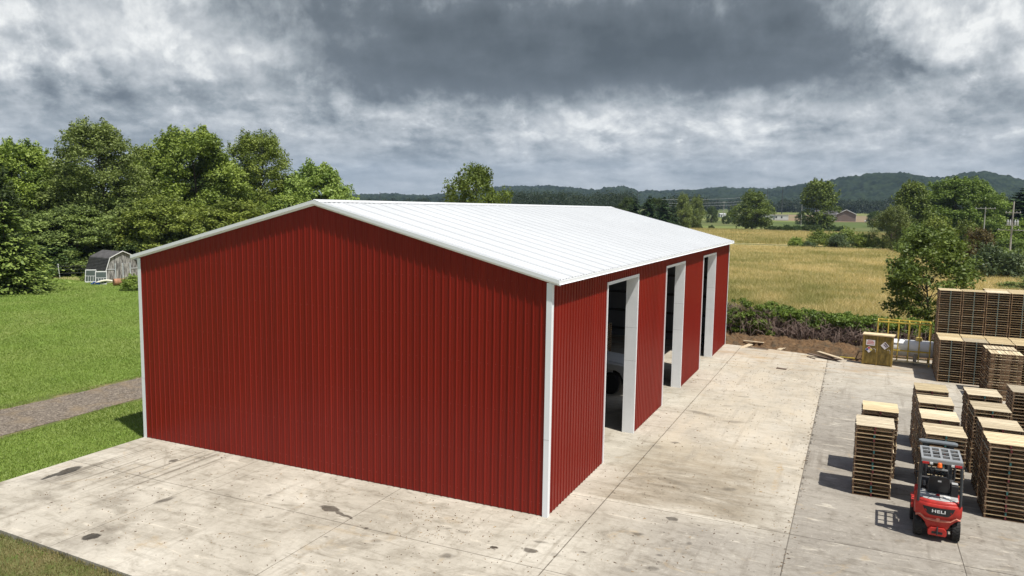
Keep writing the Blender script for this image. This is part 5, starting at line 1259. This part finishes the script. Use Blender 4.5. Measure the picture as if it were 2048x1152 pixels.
def bramble(x0, x1, seed, label):
    rng = np.random.RandomState(seed); root = empty('bramble_hedge', ((x0+x1)/2, 32.4, LAND), 0, label, 'hedge', 'bramble hedge along the yard edge'); cx = (x0+x1)/2
    hh = lambda x: np.interp(x, [-4, 0, 1, 3.5, 5, 7, 9, 13, 17], [2.3, 2.35, 2.25, 2.05, 1.85, 1.8, 1.8, 1.8, 1.8])
    V = []; mb = MB(); n = int((x1-x0)*150)
    for i in range(n):
        x = rng.uniform(x0, x1); y = rng.uniform(-.7, 1.6); h = hh(x)*rng.uniform(.5, 1.0); L_ = rng.uniform(.4, 1.6); a = rng.uniform(0, 6.283); z0 = rng.uniform(0, .5)*h
        if y < 0: h *= .8
        dx, dy = L_*math.cos(a), L_*math.sin(a)*.7
        mb.tube([(x-cx, y, z0), (x-cx+dx*.35, y+dy*.3, z0+(h-z0)*.7), (x-cx+dx*.8, y+dy*.8, h), (x-cx+dx*1.25, min(1.9, y+dy*1.1), h-L_*rng.uniform(.2, .7))], [.022, .018, .014, .008], 3, False, rng.rand())
    mb.build('stems', TWIG, root, fix=False)
    C = []; R = []
    m = int((x1-x0)*25)
    for i in range(m):
        x = rng.uniform(x0, x1); y = rng.uniform(-.3, 2.1); g = vnoise(np.array([x*.9+seed]), np.array([3.3]), 3)[0]
        z = hh(x)*rng.uniform(.62, 1.02)
        if g > .55 and rng.rand() < .5: y = rng.uniform(-.8, -.2); z = hh(x)*rng.uniform(.25, .8)
        C.append((x-cx, y, z)); r = rng.uniform(.18, .42); R.append((r, r, r*.6))
    Vv, t = leaves(rng, np.array(C), np.array(R), int((x1-x0)*2400), .15, .5); link('foliage', crown_obj('foliage', Vv, t, L_BRAM), root)
bramble(-3.5, 2.2, 1, 'tall leafy bramble hedge just right of the barn far corner'); bramble(2.2, 7.6, 2, 'bramble hedge with bare brown stems behind the plank pile'); bramble(7.6, 16.5, 3, 'bramble hedge behind the yellow tank cage and pallet wall')
PLANK = mat('sawn_plank', (.50, .41, .28), .8, .2, 3, stretch=(1, 6, 6)); PLANKD = mat('old_dark_plank', (.14, .10, .075), .85, .3, 3, stretch=(1, 6, 6))
def plank(px, py, L_, w, rz, m, label, z=.0, tilt=0.0, t=.04):
    q = at(px, py, max(z, 0)); o = MB().box(-L_/2, L_/2, -w/2, w/2, 0, t).build('plank', m, bevel=.004); o.location = (q[0], q[1], z+.004); o.rotation_euler = (0, rad(tilt), rad(rz)); tag(o, label, 'plank', 'loose planks at the slab edge')
plank(1507, 684, 1.25, .17, -8, PLANK, 'pale plank lying across another on the earth by the barn corner', .20)
plank(1492, 693, 1.0, .30, 62, PLANK, 'short wide board leading from the slab onto the earth by the barn corner', .03, -8)
plank(1516, 697, 1.2, .10, -6, PLANKD, 'thin dark strip along the slab edge near the barn corner', .03)
plank(1565, 697, .9, .26, 65, PLANK, 'short pale board bridging the slab edge left of the scrap pile', .03, -8)
plank(1660, 711, 1.75, .24, -42, PLANK, 'pale wide plank on top of the dark scrap pile', .22, 3)
plank(1637, 712, 1.5, .2, -38, PLANKD, 'dark old plank at the left of the scrap pile', .02)
plank(1648, 715, 1.7, .2, -30, PLANKD, 'dark old plank in the middle of the scrap pile', .07, 2)
plank(1652, 711, 1.3, .16, -52, PLANKD, 'dark old plank crossing under the pale wide one', .13, 3)
plank(1662, 717, 1.2, .12, -25, PLANKD, 'thin dark plank in front of the scrap pile', .0)
plank(1622, 716, .7, .06, -50, PLANKD, 'short dark stick left of the scrap pile', .0)
plank(1610, 712, .55, .05, 40, PLANK, 'thin pale splinter left of the scrap pile', .0)
plank(1695, 716, .8, .10, -5, mat('yellow_painted_strip', (.5, .38, .05), .6, .2, 5), 'yellow painted strip between scrap pile and cabinet', .02)
plank(1563, 738, .5, .22, -10, PLANKD, 'small dark scrap board lying out on the slab', .0)

# ------------------------------------------------------------------ truck and pallets inside the barn
def truck():
    WPA = mat('white_truck_paint', (.62, .63, .64), .3, .05, 2); CHR = mat('steel_rim', (.5, .5, .5), .35, .15, 5, metal=.7)
    root = empty('truck', (-2.55, 13.85, 0), 0, 'white truck parked inside the barn behind the nearest doorway, front wheel showing', 'truck')
    for y in (.0, 1.95):
        M = Matrix.Translation((0, y+.02, .48)) @ Matrix.Rotation(rad(90), 4, 'X')
        w = MB().lathe([(.27, -.15), (.43, -.16), (.48, -.11), (.48, .11), (.43, .16), (.27, .15)], 32, M).build('wheel', RUBBER, root, 40)
        r = MB(); r.lathe([(.0, .05), (.08, .15), (.10, .10), (.20, .08), (.25, .14), (.28, .15), (.28, -.14), (.0, -.1)], 28, M)
        for k in range(8): r.lathe([(.014, 0), (.014, .05)], 6, M @ Matrix.Rotation(k*.785, 4, 'Z') @ Matrix.Translation((.15, 0, .08)))
        r.build('rim', CHR, w, 40)
    arch = [(-1.6, .55), (-.68, .55), (-.62, .75), (-.45, 1.0), (-.2, 1.12), (.2, 1.12), (.45, 1.0), (.6, .72), (.62, .5), (.95, .5), (1.02, .8), (.98, 1.22), (.75, 1.34), (-.7, 1.46), (-1.6, 1.5)]
    for ya, yb in ((-.12, .10), (1.95, 2.17)): MB().prism(arch, 'y', ya, yb).build('fender', WPA, root, bevel=.03)
    h = MB(); h.prism([(-.75, 1.1), (.92, 1.0), (.96, 1.22), (.72, 1.40), (-.72, 1.55)], 'y', .10, 1.95); h.build('hood', WPA, root, bevel=.04)
    MB().prism([(.84, .55), (.95, .55), (.95, 1.0), (.84, 1.0)], 'y', .1, 1.95).build('grille', FBLK, root); MB().box(.96, 1.12, -.12, 2.17, .42, .68).build('bumper', CHR, root, bevel=.03)
    for y in (-.08, 1.85): MB().box(.97, 1.02, y, y+.28, .85, 1.08).build('headlight', LAMPW, root, bevel=.02)
    c = MB(); c.prism([(-2.7, .55), (-1.6, .55), (-1.6, 1.45), (-.75, 1.5), (-1.35, 2.15), (-1.5, 2.22), (-2.65, 2.22), (-2.7, 1.5)], 'y', -.06, 2.11); c.build('cab', WPA, root, bevel=.04)
    MB().prism([(-.80, 1.52), (-1.36, 2.12), (-1.33, 2.14), (-.76, 1.53)], 'y', .08, 1.97).build('windshield', GLASS, root)
    MB().box(-2.4, -1.5, -.075, -.065, 1.5, 2.05).build('side_window', GLASS, root)
    f = MB(); f.box(-7.5, -2.75, .0, 2.05, .75, .95); f.build('flatbed', FSTEEL, root)
    for y in (.0, 1.95): MB().lathe([(.27, -.15), (.43, -.16), (.48, -.11), (.48, .11), (.43, .16), (.27, .15)], 28, Matrix.Translation((-5.6, y+.02, .48)) @ Matrix.Rotation(rad(90), 4, 'X')).build('wheel', RUBBER, root)
truck()
stack(-5.2, 19.6, NSTK, 'the stack standing inside the barn behind the truck', False)

# ------------------------------------------------------------------ grass and litter
def blades(name, m, n, a0, a1, d0, d1, h, w, seed, keep, lean=.5, tone=lambda x, y, r: r, z=LAND, label=None):
    rng = np.random.RandomState(seed); A = a0+(a1-a0)*rng.rand(n); D = d0*(d1/d0)**rng.rand(n)
    X = CAM[0]+D*np.sin(A); Y = CAM[1]+D*np.cos(A); k = keep(X, Y); X, Y, D = X[k], Y[k], D[k]; n = len(X)
    f = np.clip(D/d0, 1, 60)**.55; hh = h*(.5+.9*rng.rand(n))*np.clip(f, 1, 2.2)**.35; ww = w*f*(.6+.8*rng.rand(n)); a = rng.rand(n)*6.283
    dx, dy = np.cos(a)*ww*.5, np.sin(a)*ww*.5; b = rng.rand(n)*6.283; L_ = hh*lean*rng.rand(n)
    B = np.stack([X, Y, np.full(n, z)], -1); V = np.stack([B+np.stack([-dx, -dy, 0*dx], -1), B+np.stack([dx, dy, 0*dx], -1), B+np.stack([np.cos(b)*L_, np.sin(b)*L_, hh], -1)], 1).reshape(-1, 3)
    o = link(name, np_mesh(name, V, 3, m, np.clip(tone(X, Y, rng.rand(n)), 0, 1))); kind(o, 'stuff'); return tag(o, label, 'grass')
L_GRASS = leaf_mat('lawn_blade', (0.127, 0.190, 0.030), (0.348, 0.432, 0.114), .35); L_HAY = leaf_mat('hay_stem', (0.27, 0.275, 0.09), (0.70, 0.565, 0.295), .35, .7)
L_WEEDY = leaf_mat('weedy_blade', (0.10, 0.155, 0.03), (0.42, 0.33, 0.17), .3)
on_road = lambda X, Y: (X > -23.45+.12*np.sin(Y*2.1)) & (X < -19.95+.12*np.sin(Y*1.7+1)+np.where(Y < 0, .3, 0))
on_pad = lambda X, Y: (X > -15.27) & (Y > -6.9)
blades('lawn_grass', L_GRASS, 330000, azel(-120, 500)[0], azel(420, 500)[0], 14, 110, .065, .018, 1, lambda X, Y: ~on_road(X, Y) & ~on_pad(X, Y) & (X < -15.27) & (Y < 62), 1.5, lambda X, Y, r: .42*r+.16+.35*(vnoise(X*.5, Y*.5, 11)-.3)*.8+.25*(vnoise(X*.1, Y*.1, 12)-.5), label='short mown green lawn left of the barn')
blades('grass_verge', L_WEEDY, 130000, azel(-300, 900)[0], azel(420, 1100)[0], 11, 24, .06, .016, 2, lambda X, Y: (Y < -6.98) & (X < -5) & (vnoise(X*1.3, Y*1.3, 5) > .06), .8, lambda X, Y, r: .4*r+.9*(vnoise(X*.8, Y*.8, 6)-.2), label='patchy weedy grass at the near left slab edge')
HY = lambda X, Y: (vnoise(X*.07, Y*.07, 21)-.5)*.75+(vnoise(X*.3, Y*.3, 22)-.5)*.8+.02
blades('hay_grass', L_HAY, 420000, azel(1250, 500)[0], azel(2200, 500)[0], 50, 186, .42, .04, 3, lambda X, Y: (Y > 34.9) & (Y < 177.5), 1.5, lambda X, Y, r: .62*r+.32+HY(X, Y), z=LAND+.02, label='tall dry golden hay grass filling the field behind the yard')
blades('meadow_grass', L_HAY, 90000, azel(1250, 450)[0], azel(1820, 450)[0], 203, 345, .7, .10, 4, lambda X, Y: Y > 150, .6, lambda X, Y, r: .6*r+.25+HY(X, Y)*.8, z=LAND+.02, label='tall dry grass beyond the shrub row')
sheet('bare_verge', [(-15.4, -7.0), (-4.0, -7.3), (-4.0, -16), (-19, -16), (-19, -6.0)], G_WEED, LAND+.012)
CHIP = mat('wood_chip_litter', (.10, .065, .045), .9, .3, 20, attr='leaf_tone', col2=(.42, .30, .17))
def litter():
    rng = np.random.RandomState(8); n = 3400; X = np.concatenate([rng.uniform(-14, 6, n), rng.normal(-2.6, .7, 60), rng.normal(-2.0, .5, 40), rng.normal(6.0, .12, 200), rng.uniform(1, 7, 300)]); Y = np.concatenate([rng.uniform(-6.5, 24, n), rng.normal(-1.4, .45, 60), rng.normal(-2.2, .4, 40), rng.uniform(-3, 20, 200), rng.uniform(18, 27.5, 300)])
    ok = (~((X < .12) & (Y > -.1))) & (X > -15) & (Y > -6.6); X, Y = X[ok], Y[ok]; n = len(X); mb = MB()
    for i in range(n):
        l = .007+.032*rng.rand()**3; w = .003+.006*rng.rand(); M = Matrix.Translation((X[i], Y[i], .003)) @ Matrix.Rotation(rng.rand()*6.28, 4, 'Z'); mb.box(-l, l, -w, w, 0, .006+.01*rng.rand(), rng.rand()**1.5, M=M)
    tag(kind(mb.build('wood_litter', CHIP, fix=False), 'stuff'), 'tiny wood splinters and chaff scattered over the concrete', 'litter')
litter()

# ------------------------------------------------------------------ air
def haze():
    mb = MB(); mb.box(-5200, 5200, -2500, 5400, -60, 330); o = mb.build('haze', None if False else bpy.data.materials.new('thin_blue_air')); m = o.data.materials[0]; m.use_nodes = True; nt = m.node_tree; nt.nodes.clear()
    v = nt.nodes.new('ShaderNodeVolumePrincipled'); v.inputs['Color'].default_value = (.52, .70, .95, 1); v.inputs['Density'].default_value = .00008; v.inputs['Anisotropy'].default_value = 0.0
    out = nt.nodes.new('ShaderNodeOutputMaterial'); nt.links.new(v.outputs[0], out.inputs['Volume']); kind(o, 'stuff'); tag(o, 'thin pale blue air over the far hills', 'haze')
haze()
